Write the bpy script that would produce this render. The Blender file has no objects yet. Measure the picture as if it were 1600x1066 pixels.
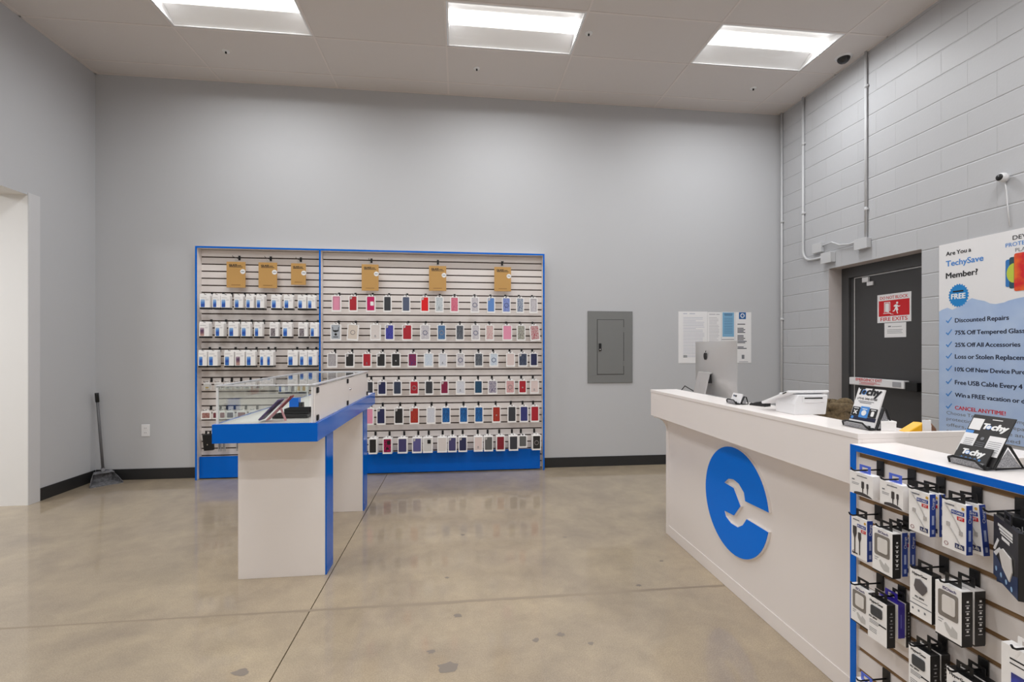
import bpy, bmesh, math, random
from mathutils import Vector, Matrix

random.seed(7)
C = bpy.context.scene.collection
scene = bpy.context.scene
R = math.radians

# ------------------------------------------------------------------ camera
H_EYE, YAW, FPX, Y_HOR = 1.3934, 0.1131, 733.97, 544.57
cd = bpy.data.cameras.new('camera')
cam = bpy.data.objects.new('camera', cd)
C.objects.link(cam)
cam.location = (0, 0, H_EYE)
cam.rotation_euler = (R(90), 0, -YAW)
cd.sensor_fit = 'HORIZONTAL'
cd.sensor_width = 36
cd.lens = 36 * FPX / 1600
cd.shift_y = (Y_HOR - 533) / 1600
cd.clip_start = 0.02
scene.camera = cam

# ------------------------------------------------------------------ world and exposure
w = bpy.data.worlds.new('world')
scene.world = w
w.use_nodes = True
w.node_tree.nodes['Background'].inputs[0].default_value = (0.75, 0.8, 0.9, 1)
w.node_tree.nodes['Background'].inputs[1].default_value = 0.3
vs = scene.view_settings
vs.view_transform = 'Standard'
vs.look = 'None'
vs.gamma = 1
vs.use_curve_mapping = False
vs.exposure = 0.42
LENS_EMIT = 2.1           # glow of the troffer lenses
TUBE_WATTS = 19.0         # light sent down through each lens
scene.cycles.use_denoising = True
scene.cycles.max_bounces = 10
scene.cycles.diffuse_bounces = 6
scene.cycles.transparent_max_bounces = 16
scene.cycles.caustics_reflective = False
scene.cycles.caustics_refractive = False

# unseen area light, added to brighten the room next door and its opening
ld = bpy.data.lights.new('next_room_fill', 'AREA')
ld.energy = 55
ld.size = 1.0
lo = bpy.data.objects.new('next_room_fill', ld)
C.objects.link(lo)
lo.location = (-5.4, 2.6, 3.1)

# ------------------------------------------------------------------ room sizes (metres)
YW, XL, XR, HC, YF = 5.411, -3.801, 3.960, 4.287, -4.4   # back wall, left wall, right wall, ceiling, front wall

# ------------------------------------------------------------------ materials
MATS = {}


def lin(c):
    out = []
    for v in c[:3]:
        v = v / 255.0
        out.append(v / 12.92 if v <= 0.04045 else ((v + 0.055) / 1.055) ** 2.4)
    return (*out, 1.0)


def mat(name, rgb, rough=0.5, metal=0.0, spec=0.5, coat=0.0, emit=None, es=0.0):
    if name in MATS:
        return MATS[name]
    m = bpy.data.materials.new(name)
    m.use_nodes = True
    b = m.node_tree.nodes['Principled BSDF']
    b.inputs['Base Color'].default_value = lin(rgb)
    b.inputs['Roughness'].default_value = rough
    b.inputs['Metallic'].default_value = metal
    b.inputs['Specular IOR Level'].default_value = spec
    b.inputs['Coat Weight'].default_value = coat
    if emit:
        b.inputs['Emission Color'].default_value = lin(emit)
        b.inputs['Emission Strength'].default_value = es
    MATS[name] = m
    return m


def nodes_of(m):
    nt = m.node_tree
    return nt, nt.nodes, nt.links, nt.nodes['Principled BSDF']


def add(nt, kind, **kw):
    n = nt.nodes.new(kind)
    for k, v in kw.items():
        setattr(n, k, v)
    return n


def two_tone(name, rgb1, rgb2, scale=60, lo_=0.45, hi_=0.55, rough=0.4, kind='noise', detail=3):
    """A printed or moulded pattern of two colours."""
    if name in MATS:
        return MATS[name]
    m = mat(name, rgb1, rough)
    nt, N, L, b = nodes_of(m)
    tc = add(nt, 'ShaderNodeTexCoord')
    if kind == 'voronoi':
        t = add(nt, 'ShaderNodeTexVoronoi')
        t.inputs['Scale'].default_value = scale
        out = t.outputs['Distance']
    else:
        t = add(nt, 'ShaderNodeTexNoise')
        t.inputs['Scale'].default_value = scale
        t.inputs['Detail'].default_value = detail
        out = t.outputs['Fac']
    L.new(tc.outputs['Object'], t.inputs['Vector'])
    r = add(nt, 'ShaderNodeValToRGB')
    r.color_ramp.elements[0].position = lo_
    r.color_ramp.elements[1].position = hi_
    r.color_ramp.elements[0].color = lin(rgb1)
    r.color_ramp.elements[1].color = lin(rgb2)
    L.new(out, r.inputs[0])
    L.new(r.outputs[0], b.inputs['Base Color'])
    return m


def upward(name, stops, lo_z, hi_z, rough=0.5):
    """A printed picture that runs through several colours from its bottom to its top, with a swirl."""
    if name in MATS:
        return MATS[name]
    m = mat(name, stops[0][1], rough)
    nt, N, L, b = nodes_of(m)
    tc = add(nt, 'ShaderNodeTexCoord')
    sp = add(nt, 'ShaderNodeSeparateXYZ')
    L.new(tc.outputs['Object'], sp.inputs[0])
    nz = add(nt, 'ShaderNodeTexNoise')
    nz.inputs['Scale'].default_value = 28
    L.new(tc.outputs['Object'], nz.inputs['Vector'])
    mr = add(nt, 'ShaderNodeMapRange')
    mr.inputs['From Min'].default_value = lo_z
    mr.inputs['From Max'].default_value = hi_z
    L.new(sp.outputs['Z'], mr.inputs['Value'])
    ma = add(nt, 'ShaderNodeMath', operation='MULTIPLY_ADD')
    ma.inputs[1].default_value = 0.5
    L.new(nz.outputs['Fac'], ma.inputs[0])
    L.new(mr.outputs['Result'], ma.inputs[2])
    su = add(nt, 'ShaderNodeMath', operation='SUBTRACT')
    su.inputs[1].default_value = 0.25
    L.new(ma.outputs[0], su.inputs[0])
    r = add(nt, 'ShaderNodeValToRGB')
    e = r.color_ramp.elements
    while len(e) < len(stops):
        e.new(0.5)
    for k, (p, c) in enumerate(stops):
        e[k].position = p
        e[k].color = lin(c)
    L.new(su.outputs[0], r.inputs[0])
    L.new(r.outputs[0], b.inputs['Base Color'])
    return m


def painted(name, rgb, rough=0.55, bump=0.02, scale=140):
    """Rolled wall paint: even colour, faint stipple."""
    m = mat(name, rgb, rough)
    nt, N, L, b = nodes_of(m)
    g = add(nt, 'ShaderNodeNewGeometry')
    n = add(nt, 'ShaderNodeTexNoise')
    n.inputs['Scale'].default_value = scale
    n.inputs['Detail'].default_value = 4
    L.new(g.outputs['Position'], n.inputs['Vector'])
    bp = add(nt, 'ShaderNodeBump')
    bp.inputs['Strength'].default_value = bump
    bp.inputs['Distance'].default_value = 0.01
    L.new(n.outputs['Fac'], bp.inputs['Height'])
    L.new(bp.outputs['Normal'], b.inputs['Normal'])
    return m


def block_material():
    m = mat('painted_block', (190, 191, 194), 0.5)
    nt, N, L, b = nodes_of(m)
    g = add(nt, 'ShaderNodeNewGeometry')
    sp = add(nt, 'ShaderNodeSeparateXYZ')
    L.new(g.outputs['Position'], sp.inputs[0])
    # joints wander a little, as laid by hand
    nz0 = add(nt, 'ShaderNodeTexNoise')
    nz0.inputs['Scale'].default_value = 2.3
    L.new(g.outputs['Position'], nz0.inputs['Vector'])
    wob = add(nt, 'ShaderNodeMath', operation='MULTIPLY_ADD')
    wob.inputs[1].default_value = 0.012
    L.new(nz0.outputs['Fac'], wob.inputs[0])
    L.new(sp.outputs['Z'], wob.inputs[2])
    cb = add(nt, 'ShaderNodeCombineXYZ')
    L.new(sp.outputs['Y'], cb.inputs[0])
    L.new(wob.outputs[0], cb.inputs[1])
    bk = add(nt, 'ShaderNodeTexBrick')
    bk.inputs['Scale'].default_value = 1
    bk.inputs['Brick Width'].default_value = 0.4064
    bk.inputs['Row Height'].default_value = 0.2032
    bk.inputs['Mortar Size'].default_value = 0.0045
    bk.inputs['Mortar Smooth'].default_value = 0.6
    bk.offset = 0.5
    L.new(cb.outputs[0], bk.inputs['Vector'])
    bk.inputs['Color1'].default_value = lin((190, 191, 194))
    bk.inputs['Color2'].default_value = lin((187, 188, 191))
    bk.inputs['Mortar'].default_value = lin((185, 186, 189))
    L.new(bk.outputs['Color'], b.inputs['Base Color'])
    nz = add(nt, 'ShaderNodeTexNoise')
    nz.inputs['Scale'].default_value = 55
    nz.inputs['Detail'].default_value = 5
    L.new(g.outputs['Position'], nz.inputs['Vector'])
    mx = add(nt, 'ShaderNodeMath', operation='MULTIPLY_ADD')
    mx.inputs[1].default_value = -0.55
    L.new(bk.outputs['Fac'], mx.inputs[0])
    sc = add(nt, 'ShaderNodeMath', operation='MULTIPLY')
    sc.inputs[1].default_value = 0.22
    L.new(nz.outputs['Fac'], sc.inputs[0])
    L.new(sc.outputs[0], mx.inputs[2])
    bp = add(nt, 'ShaderNodeBump')
    # the bed joints were struck deeper than the head joints, which the paint has half filled
    md = add(nt, 'ShaderNodeMath', operation='PINGPONG')
    md.inputs[1].default_value = 0.1016
    L.new(wob.outputs[0], md.inputs[0])
    bj = add(nt, 'ShaderNodeMapRange')
    bj.inputs['From Min'].default_value = 0.002
    bj.inputs['From Max'].default_value = 0.0075
    bj.inputs['To Min'].default_value = -1.6
    bj.inputs['To Max'].default_value = 0.0
    L.new(md.outputs[0], bj.inputs['Value'])
    sm = add(nt, 'ShaderNodeMath', operation='ADD')
    L.new(mx.outputs[0], sm.inputs[0])
    L.new(bj.outputs['Result'], sm.inputs[1])
    bp.inputs['Strength'].default_value = 0.5
    bp.inputs['Distance'].default_value = 0.006
    L.new(sm.outputs[0], bp.inputs['Height'])
    L.new(bp.outputs['Normal'], b.inputs['Normal'])
    return m


def concrete_material():
    m = mat('polished_concrete', (178, 160, 136), 0.25)
    nt, N, L, b = nodes_of(m)
    g = add(nt, 'ShaderNodeNewGeometry')

    def noise(scale, detail, rough=0.5, dist=0.0):
        n = add(nt, 'ShaderNodeTexNoise')
        n.inputs['Scale'].default_value = scale
        n.inputs['Detail'].default_value = detail
        n.inputs['Roughness'].default_value = rough
        n.inputs['Distortion'].default_value = dist
        L.new(g.outputs['Position'], n.inputs['Vector'])
        return n
    def ramp(src, p0, c0, p1, c1):
        r = add(nt, 'ShaderNodeValToRGB')
        e = r.color_ramp.elements
        e[0].position, e[0].color = p0, c0
        e[1].position, e[1].color = p1, c1
        L.new(src, r.inputs[0])
        return r.outputs[0]

    def mix(kind, fac, a, b_):
        mx = add(nt, 'ShaderNodeMix', data_type='RGBA', blend_type=kind)
        if isinstance(fac, float):
            mx.inputs[0].default_value = fac
        else:
            L.new(fac, mx.inputs[0])
        L.new(a, mx.inputs[6])
        if isinstance(b_, tuple):
            mx.inputs[7].default_value = b_
        else:
            L.new(b_, mx.inputs[7])
        return mx.outputs[2]
    n1 = noise(1.1, 7, 0.62, 0.5)
    col = ramp(n1.outputs['Fac'], 0.32, lin((154, 140, 123)), 0.66, lin((183, 167, 142)))
    # trowelled mottling
    n5 = noise(6.5, 6, 0.7, 0.4)
    col = mix('MULTIPLY', 0.8, col, ramp(n5.outputs['Fac'], 0.30, (0.84, 0.84, 0.85, 1), 0.68, (1.08, 1.07, 1.05, 1)))
    # sand grain of the ground surface
    n2 = noise(170, 3, 0.8)
    col = mix('MULTIPLY', 0.9, col, ramp(n2.outputs['Fac'], 0.34, (0.76, 0.75, 0.74, 1), 0.62, (1.12, 1.12, 1.1, 1)))
    # worn smudges with a shape of their own
    n3 = noise(2.4, 4, 0.55, 0.8)
    col = mix('MIX', ramp(n3.outputs['Fac'], 0.60, (0, 0, 0, 1), 0.78, (0.4, 0.4, 0.4, 1)), col, lin((138, 124, 110)))
    L.new(col, b.inputs['Base Color'])
    b.inputs['Roughness'].default_value = 0.42
    b.inputs['Specular IOR Level'].default_value = 0.4
    b.inputs['Coat Weight'].default_value = 0.8
    rr = add(nt, 'ShaderNodeMapRange')
    rr.inputs['To Min'].default_value = 0.03
    rr.inputs['To Max'].default_value = 0.10
    L.new(n5.outputs['Fac'], rr.inputs['Value'])
    L.new(rr.outputs['Result'], b.inputs['Coat Roughness'])
    return m


def ceiling_material():
    m = mat('acoustic_tile', (218, 212, 209), 0.9)
    nt, N, L, b = nodes_of(m)
    g = add(nt, 'ShaderNodeNewGeometry')
    n = add(nt, 'ShaderNodeTexNoise')
    n.inputs['Scale'].default_value = 120
    n.inputs['Detail'].default_value = 5
    L.new(g.outputs['Position'], n.inputs['Vector'])
    bp = add(nt, 'ShaderNodeBump')
    bp.inputs['Strength'].default_value = 0.25
    bp.inputs['Distance'].default_value = 0.004
    L.new(n.outputs['Fac'], bp.inputs['Height'])
    L.new(bp.outputs['Normal'], b.inputs['Normal'])
    return m


def glass_material():
    m = bpy.data.materials.new('clear_glass')
    m.use_nodes = True
    nt = m.node_tree
    nt.nodes.clear()
    o = nt.nodes.new('ShaderNodeOutputMaterial')
    mx = nt.nodes.new('ShaderNodeMixShader')
    tr = nt.nodes.new('ShaderNodeBsdfTransparent')
    tr.inputs[0].default_value = (0.96, 0.98, 0.97, 1)
    gl = nt.nodes.new('ShaderNodeBsdfGlossy')
    gl.inputs['Roughness'].default_value = 0.01
    fr = nt.nodes.new('ShaderNodeFresnel')
    ge = nt.nodes.new('ShaderNodeNewGeometry')
    mr = nt.nodes.new('ShaderNodeMapRange')      # the far side of a thin pane reflects like its near side
    mr.inputs['To Min'].default_value = 1.45
    mr.inputs['To Max'].default_value = 1 / 1.45
    nt.links.new(ge.outputs['Backfacing'], mr.inputs['Value'])
    nt.links.new(mr.outputs['Result'], fr.inputs['IOR'])
    nt.links.new(fr.outputs[0], mx.inputs[0])
    nt.links.new(tr.outputs[0], mx.inputs[1])
    nt.links.new(gl.outputs[0], mx.inputs[2])
    nt.links.new(mx.outputs[0], o.inputs[0])
    return m


WALL = painted('grey_wall_paint', (192, 193, 196), 0.6)
JAMB = painted('white_wall_paint', (238, 238, 238), 0.6)
TRIMGREY = painted('pale_trim_paint', (208, 208, 210), 0.55)
RAIL = mat('satin_rail', (222, 224, 230), 0.3, 0.35)
CONCRETE_REVEAL = painted('rough_reveal_paint', (206, 199, 197), 0.7, 0.3, 25)
BLOCK = block_material()
CONCRETE = concrete_material()
CEIL = ceiling_material()
GLASS = glass_material()
TBAR = mat('t_bar_paint', (226, 218, 214), 0.5)
BASE = mat('black_rubber', (38, 38, 39), 0.45)
DARKGAP = mat('joint_filler', (104, 90, 74), 0.9)
CHIP = mat('floor_chip', (132, 122, 112), 0.6)
JOINTWEAR = mat('worn_joint', (150, 136, 118), 0.6)
GROOVE2 = mat('light_board_core', (136, 106, 72), 0.8)
WHITE = mat('white_laminate', (242, 236, 233), 0.28)
WHITE2 = mat('white_panel', (230, 223, 219), 0.4)
BLUE = mat('blue_laminate', (0, 102, 208), 0.12, spec=0.2)
GROOVE = mat('brown_board_core', (62, 47, 37), 0.85)
BLACK = mat('black_plastic', (20, 20, 21), 0.4)
BLACKM = mat('black_metal', (22, 22, 24), 0.45, 0.3)
STEEL = mat('brushed_steel', (190, 190, 192), 0.3, 1.0)
ALU = mat('aluminium', (206, 205, 204), 0.36, 0.55)
CHROME = mat('chrome', (215, 215, 218), 0.12, 1.0)
PAPER = mat('white_paper', (236, 235, 236), 0.6)
CARD = mat('white_card', (247, 245, 244), 0.45)
INK = mat('black_ink', (28, 28, 32), 0.5)
GREYINK = mat('grey_ink', (120, 122, 128), 0.5)
REDINK = mat('red_ink', (206, 22, 32), 0.45)
BLUEINK = mat('blue_ink', (74, 142, 216), 0.45)
LOGOBLUE = mat('logo_blue', (0, 122, 240), 0.35, spec=0.15)
WHITEINK = mat('white_ink', (240, 240, 240), 0.5)
DOORGREY = mat('dark_grey_door_paint', (66, 65, 66), 0.45)
FRAMEGREY = mat('dark_grey_frame_paint', (72, 72, 73), 0.45)
PANELGREY = mat('grey_enamel', (122, 123, 122), 0.4)
WPLASTIC = mat('white_plastic', (234, 234, 236), 0.35)
KRAFT = mat('kraft_card', (196, 152, 88), 0.65)
CONDUIT = mat('painted_conduit', (200, 201, 203), 0.45)
LENS = mat('lamp_lens', (255, 255, 255), 0.5, emit=(255, 252, 246), es=LENS_EMIT)
TROFFER = mat('troffer_enamel', (240, 240, 241), 0.35)
ADAPTER = mat('adapter_white', (226, 222, 218), 0.3)
NAVYSIDE = mat('navy_card', (18, 58, 150), 0.4)


# ------------------------------------------------------------------ mesh helpers
class MB:
    """Collects shapes and links them as ONE mesh object."""

    def __init__(self):
        self.v, self.f, self.m, self.s = [], [], [], []

    def raw(self, vs_, fs_, mi=0, smooth=False):
        b = len(self.v)
        self.v += [tuple(p) for p in vs_]
        for f in fs_:
            self.f.append([b + i for i in f])
            self.m.append(mi)
            self.s.append(smooth)
        return self

    def box(self, x0, x1, y0, y1, z0, z1, mi=0):
        v = [(x, y, z) for z in (z0, z1) for y in (y0, y1) for x in (x0, x1)]
        f = [(0, 2, 3, 1), (4, 5, 7, 6), (0, 1, 5, 4), (1, 3, 7, 5), (3, 2, 6, 7), (2, 0, 4, 6)]
        return self.raw(v, f, mi)

    def obox(self, c, ax, ay, az, mi=0):
        """A box from its centre and three half-axis vectors."""
        c, ax, ay, az = map(Vector, (c, ax, ay, az))
        v = [c + sx * ax + sy * ay + sz * az for sz in (-1, 1) for sy in (-1, 1) for sx in (-1, 1)]
        f = [(0, 2, 3, 1), (4, 5, 7, 6), (0, 1, 5, 4), (1, 3, 7, 5), (3, 2, 6, 7), (2, 0, 4, 6)]
        return self.raw(v, f, mi)

    def tube(self, pts, r, n=8, mi=0, caps=True, radii=None):
        pts = [Vector(p) for p in pts]
        rings, up = [], None
        for i, p in enumerate(pts):
            a = pts[max(i - 1, 0)]
            b = pts[min(i + 1, len(pts) - 1)]
            t = (b - a).normalized()
            if up is None:
                up = Vector((0, 0, 1)) if abs(t.z) < 0.9 else Vector((1, 0, 0))
            s = t.cross(up).normalized()
            up = s.cross(t).normalized()
            rr = radii[i] if radii else r
            rings.append([p + rr * (math.cos(2 * math.pi * k / n) * s + math.sin(2 * math.pi * k / n) * up) for k in range(n)])
        v = [q for ring in rings for q in ring]
        f = []
        for i in range(len(rings) - 1):
            for k in range(n):
                k2 = (k + 1) % n
                f.append((i * n + k, i * n + k2, (i + 1) * n + k2, (i + 1) * n + k))
        self.raw(v, f, mi, True)
        if caps:
            b = len(self.v) - len(v)
            self.f.append([b + k for k in reversed(range(n))])
            self.f.append([b + (len(rings) - 1) * n + k for k in range(n)])
            self.m += [mi, mi]
            self.s += [False, False]
        return self

    def prism(self, poly, o, u, v, d, mi=0):
        """Extrude a 2-D outline lying in the plane (o; u, v) by the vector d."""
        o, u, v, d = map(Vector, (o, u, v, d))
        a = [o + p[0] * u + p[1] * v for p in poly]
        n = len(a)
        vs_ = a + [p + d for p in a]
        fs_ = [list(reversed(range(n))), list(range(n, 2 * n))]
        for k in range(n):
            fs_.append([k, (k + 1) % n, n + (k + 1) % n, n + k])
        return self.raw(vs_, fs_, mi)

    def lathe(self, prof, c, n=24, mi=0, axis='z'):
        """Turn a profile of (radius, height) pairs about an axis through c."""
        c = Vector(c)
        v, f = [], []
        for r, z in prof:
            for k in range(n):
                a = 2 * math.pi * k / n
                x, y = r * math.cos(a), r * math.sin(a)
                v.append(c + (Vector((x, y, z)) if axis == 'z' else Vector((x, z, y)) if axis == 'y' else Vector((z, x, y))))
        for i in range(len(prof) - 1):
            for k in range(n):
                k2 = (k + 1) % n
                f.append((i * n + k, i * n + k2, (i + 1) * n + k2, (i + 1) * n + k))
        return self.raw(v, f, mi, True)

    def build(self, name, mats, parent=None, bevel=0.0, segs=2, weld=False):
        me = bpy.data.meshes.new(name)
        me.from_pydata(self.v, [], self.f)
        if not isinstance(mats, (list, tuple)):
            mats = [mats]
        for m in mats:
            me.materials.append(m)
        for p, mi, s in zip(me.polygons, self.m, self.s):
            p.material_index = mi
            p.use_smooth = s
        bm = bmesh.new()
        bm.from_mesh(me)
        if weld:
            bmesh.ops.remove_doubles(bm, verts=bm.verts, dist=1e-5)
        bmesh.ops.recalc_face_normals(bm, faces=bm.faces)
        if bevel > 0:
            es = [e for e in bm.edges if len(e.link_faces) == 2 and e.calc_face_angle(0) > R(35)]
            bmesh.ops.bevel(bm, geom=es, offset=bevel, segments=segs, affect='EDGES', profile=0.5, clamp_overlap=True)
        bm.to_mesh(me)
        bm.free()
        o = bpy.data.objects.new(name, me)
        C.objects.link(o)
        if parent is not None:
            o.parent = parent
        return o


def tag(o, label=None, cat=None, group=None, kind=None):
    if label:
        o['label'] = label
    if cat:
        o['category'] = cat
    if group:
        o['group'] = group
    if kind:
        o['kind'] = kind
    return o


def thing(name, label, cat, loc=(0, 0, 0), rotz=0.0, group=None, roll=0.0):
    o = bpy.data.objects.new(name, None)
    o.empty_display_size = 0.05
    C.objects.link(o)
    o.location = loc
    o.rotation_euler = (0, roll, rotz)
    return tag(o, label, cat, group)


def copy_tree(o, parent=None):
    c = o.copy()
    C.objects.link(c)
    if parent is not None:
        c.parent = parent
    for ch in list(o.children):
        copy_tree(ch, c)
    return c


def circle(r, n=32, c=(0, 0), a0=0.0):
    return [(c[0] + r * math.cos(a0 + 2 * math.pi * k / n), c[1] + r * math.sin(a0 + 2 * math.pi * k / n)) for k in range(n)]


def rrect(w_, h_, r, n=5, c=(0, 0)):
    pts = []
    for cx, cy, a in ((w_ / 2 - r, h_ / 2 - r, 0), (-w_ / 2 + r, h_ / 2 - r, 90), (-w_ / 2 + r, -h_ / 2 + r, 180), (w_ / 2 - r, -h_ / 2 + r, 270)):
        for k in range(n + 1):
            t = R(a + 90 * k / n)
            pts.append((c[0] + cx + r * math.cos(t), c[1] + cy + r * math.sin(t)))
    return pts


FRONT = (Vector((1, 0, 0)), Vector((0, 0, 1)))       # right and up of a face that looks to -Y
WEST = (Vector((0, -1, 0)), Vector((0, 0, 1)))       # right and up of a face that looks to -X


def text(name, s, parent, o, axes, m, width=None, height=None, bold=0.0, shear=0.0, align='LEFT', spacing=1.0):
    """Flat lettering laid on a face; o is the lower end of its baseline, width or height in metres."""
    cu = bpy.data.curves.new(name, 'FONT')
    cu.body = s
    cu.size = 1.0
    cu.shear = shear
    cu.space_character = spacing
    cu.space_word = 0.72
    cu.resolution_u = 3
    ob = bpy.data.objects.new(name, cu)
    C.objects.link(ob)
    dg = bpy.context.evaluated_depsgraph_get()
    me = bpy.data.meshes.new_from_object(ob.evaluated_get(dg))
    bpy.data.objects.remove(ob)
    bpy.data.curves.remove(cu)
    xs = [v.co.x for v in me.vertices]
    ys = [v.co.y for v in me.vertices]
    x0, x1 = min(xs), max(xs)
    y1 = max(ys)
    sx = sy = 1.0
    if width and height:
        sx, sy = width / (x1 - x0), height / y1
    elif width:
        sx = sy = width / (x1 - x0)
    else:
        sx = sy = height / y1
    off = {'LEFT': x0, 'CENTER': (x0 + x1) / 2, 'RIGHT': x1}[align]
    u, v = axes
    n = u.cross(v)
    o = Vector(o)
    for p in me.vertices:
        p.co = o + (p.co.x - off) * sx * u + p.co.y * sy * v + 0.0 * n
    if bold > 0:           # heavier strokes: the same glyphs once more on each side
        bm = bmesh.new()
        k_ = 2.2 * bold
        for q_, (dx, dy) in enumerate(((-1, 0), (1, 0), (0, -0.7), (0, 0.7))):
            c_ = me.copy()
            c_.transform(Matrix.Translation(u * dx * k_ * sx + v * dy * k_ * sy - n * 0.00005 * (q_ + 1)))
            bm.from_mesh(c_)
            bpy.data.meshes.remove(c_)
        bm.to_mesh(me)
        bm.free()
    me.materials.clear()
    me.materials.append(m)
    t = bpy.data.objects.new(name, me)
    C.objects.link(t)
    t.parent = parent
    me.name = name
    return t


def bars(rows, o, axes, thick=0.0):
    """Small print too small to read: one MB of thin printed lines; rows of (x, y, width, height)."""
    mb = MB()
    u, v = axes
    o = Vector(o)
    for x, y, w_, h_ in rows:
        a = o + x * u + y * v
        mb.raw([a, a + w_ * u, a + w_ * u + h_ * v, a + h_ * v], [(0, 1, 2, 3)])
    return mb


ORD = ['first', 'second', 'third', 'fourth', 'fifth', 'sixth', 'seventh', 'eighth', 'ninth', 'tenth', 'eleventh', 'twelfth', 'thirteenth', 'fourteenth']

# ================================================================== the setting
def struct(o):
    o['kind'] = 'structure'
    return o


# floor: four slabs with sawn joints between them
JX, JY, JW = -0.785, 2.607, 0.003
f = MB()
for x0, x1 in ((-7.2, JX - JW), (JX + JW, XR + 0.25)):
    for y0, y1 in ((YF - 0.1, JY - 0.8 * JW), (JY + 0.8 * JW, YW + 0.1)):
        f.box(x0, x1, y0, y1, -0.06, 0.0, 0)
f.box(-7.2, XR + 0.25, YF - 0.1, YW + 0.1, -0.08, -0.012, 1)
fl = struct(f.build('floor', [CONCRETE, DARKGAP]))
# the ragged, worn edge of the cross joint and the chips in the slab
random.seed(21)
top_, bot_ = [], []
n_ = 150
for k in range(n_ + 1):
    x = XL + (1.55 - XL) * k / n_
    wide = 0.010 + 0.010 * max(0.0, min(1.0, (x + 1.6) / 1.4)) * (1 if x < 1.1 else 0.5)
    top_.append((x, JY + 0.004 + random.uniform(0, 0.003)))
    bot_.append((x, JY + 0.004 - wide - random.choice((0, 0, 0.002, 0.004, 0.007)) * (1 if x > -1.4 else 0.4)))
jm = MB()
for k in range(n_):
    jm.raw([(*bot_[k], 0.0004), (*bot_[k + 1], 0.0004), (*top_[k + 1], 0.0004), (*top_[k], 0.0004)], [(0, 1, 2, 3)])
jm.build('joint_wear', JOINTWEAR, fl)
for cx, cy, r_ in ((-0.004, 2.465, 0.026), (-0.122, 2.185, 0.024), (-0.048, 2.07, 0.05), (0.367, 2.215, 0.022), (0.493, 2.245, 0.026), (-0.93, 2.14, 0.042), (0.03, 3.53, 0.02), (-0.07, 2.88, 0.018), (0.78, 3.40, 0.018), (0.62, 2.16, 0.016), (1.05, 2.66, 0.02), (1.32, 2.95, 0.018)):
    pts = []
    for k in range(14):
        q = r_ * random.uniform(0.55, 1.1)
        pts.append((cx + q * math.cos(k * math.pi / 7), cy + 0.8 * q * math.sin(k * math.pi / 7), 0.0005))
    MB().raw(pts, [list(range(14))]).build('floor_chip', CHIP, fl)

# back wall, front wall
struct(MB().box(-7.2, XR + 0.3, YW, YW + 0.12, -0.06, HC + 0.3).build('wall_back', WALL))
struct(MB().box(-7.2, XR + 0.3, YF - 0.12, YF, -0.06, HC + 0.3).build('wall_front', WALL))
# left wall with the opening to the next room
OY, OZ, LT = 4.628, 2.757, 0.27
lw = MB()
lw.box(XL - LT, XL, OY, YW, 0, HC + 0.2)
lw.box(XL - LT, XL, 1.6, OY, OZ, HC + 0.2)
lw.box(XL - LT, XL, YF, 1.6, 0, HC + 0.2)
wl = struct(lw.build('wall_left', [WALL, JAMB]))
for p in wl.data.polygons:                      # the jamb and the soffit of the opening are painted white
    c = p.center
    if (abs(c.y - OY) < 1e-3 and c.z < OZ) or (abs(c.z - OZ) < 1e-3):
        p.material_index = 1
struct(MB().box(XL, XL + 0.006, OY, OY + 0.118, 0, OZ + 0.02).build('trim_1', TRIMGREY))
# next room seen through the opening
nr = MB()
nr.box(-7.3, -7.2, YF, YW, 0, 3.3)
nr.box(-7.2, XL - LT, YF, YW, 3.2, 3.3)
struct(nr.build('wall_next_room', JAMB))
# right wall: painted block with a door opening
DY0, DY1, DZ, RT = 3.62, 4.64, 2.25, 0.30
rw = MB()
rw.box(XR, XR + RT, YF, DY0, 0, HC + 0.2)
rw.box(XR, XR + RT, DY1, YW, 0, HC + 0.2)
rw.box(XR, XR + RT, DY0, DY1, DZ, HC + 0.2)
wr = struct(rw.build('wall_right', [BLOCK, CONCRETE_REVEAL]))
for p in wr.data.polygons:
    c = p.center
    if DY0 - 0.01 < c.y < DY1 + 0.01 and c.z < DZ + 0.01 and XR < c.x < XR + RT:
        p.material_index = 1
# baseboards
struct(MB().box(XL + 0.01, 1.9, YW - 0.01, YW, 0, 0.115).box(1.9, XR, YW - 0.01, YW, 0, 0.115).build('baseboard_back', BASE, bevel=0.003))
struct(MB().box(XL, XL + 0.01, OY + 0.118, YW - 0.01, 0, 0.115).build('baseboard_left', BASE, bevel=0.003))

# ceiling: tiles on a T-bar grid, with bays left open for the troffers
A0, G0 = -2.554, 0.256
xs = [A0 + 1.22 * i for i in range(-2, 7)]
xs = sorted({XL, XR, *[x for x in xs if XL < x < XR]})
ys = [YW - G0 - 0.61 * k for k in range(0, 17)]
ys = sorted({YF, YW, *[y for y in ys if YF < y < YW]})
LIGHT_X = [A0 + 0.61, A0 + 0.61 + 2.44, A0 + 0.61 + 4.88]
LIGHT_Y = [YW - G0 - 0.61 * 1.5 - 2.44 * j for j in range(4)]


def is_light(x, y):
    return any(abs(x - a) < 0.1 for a in LIGHT_X) and any(abs(y - b) < 0.1 for b in LIGHT_Y)


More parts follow.
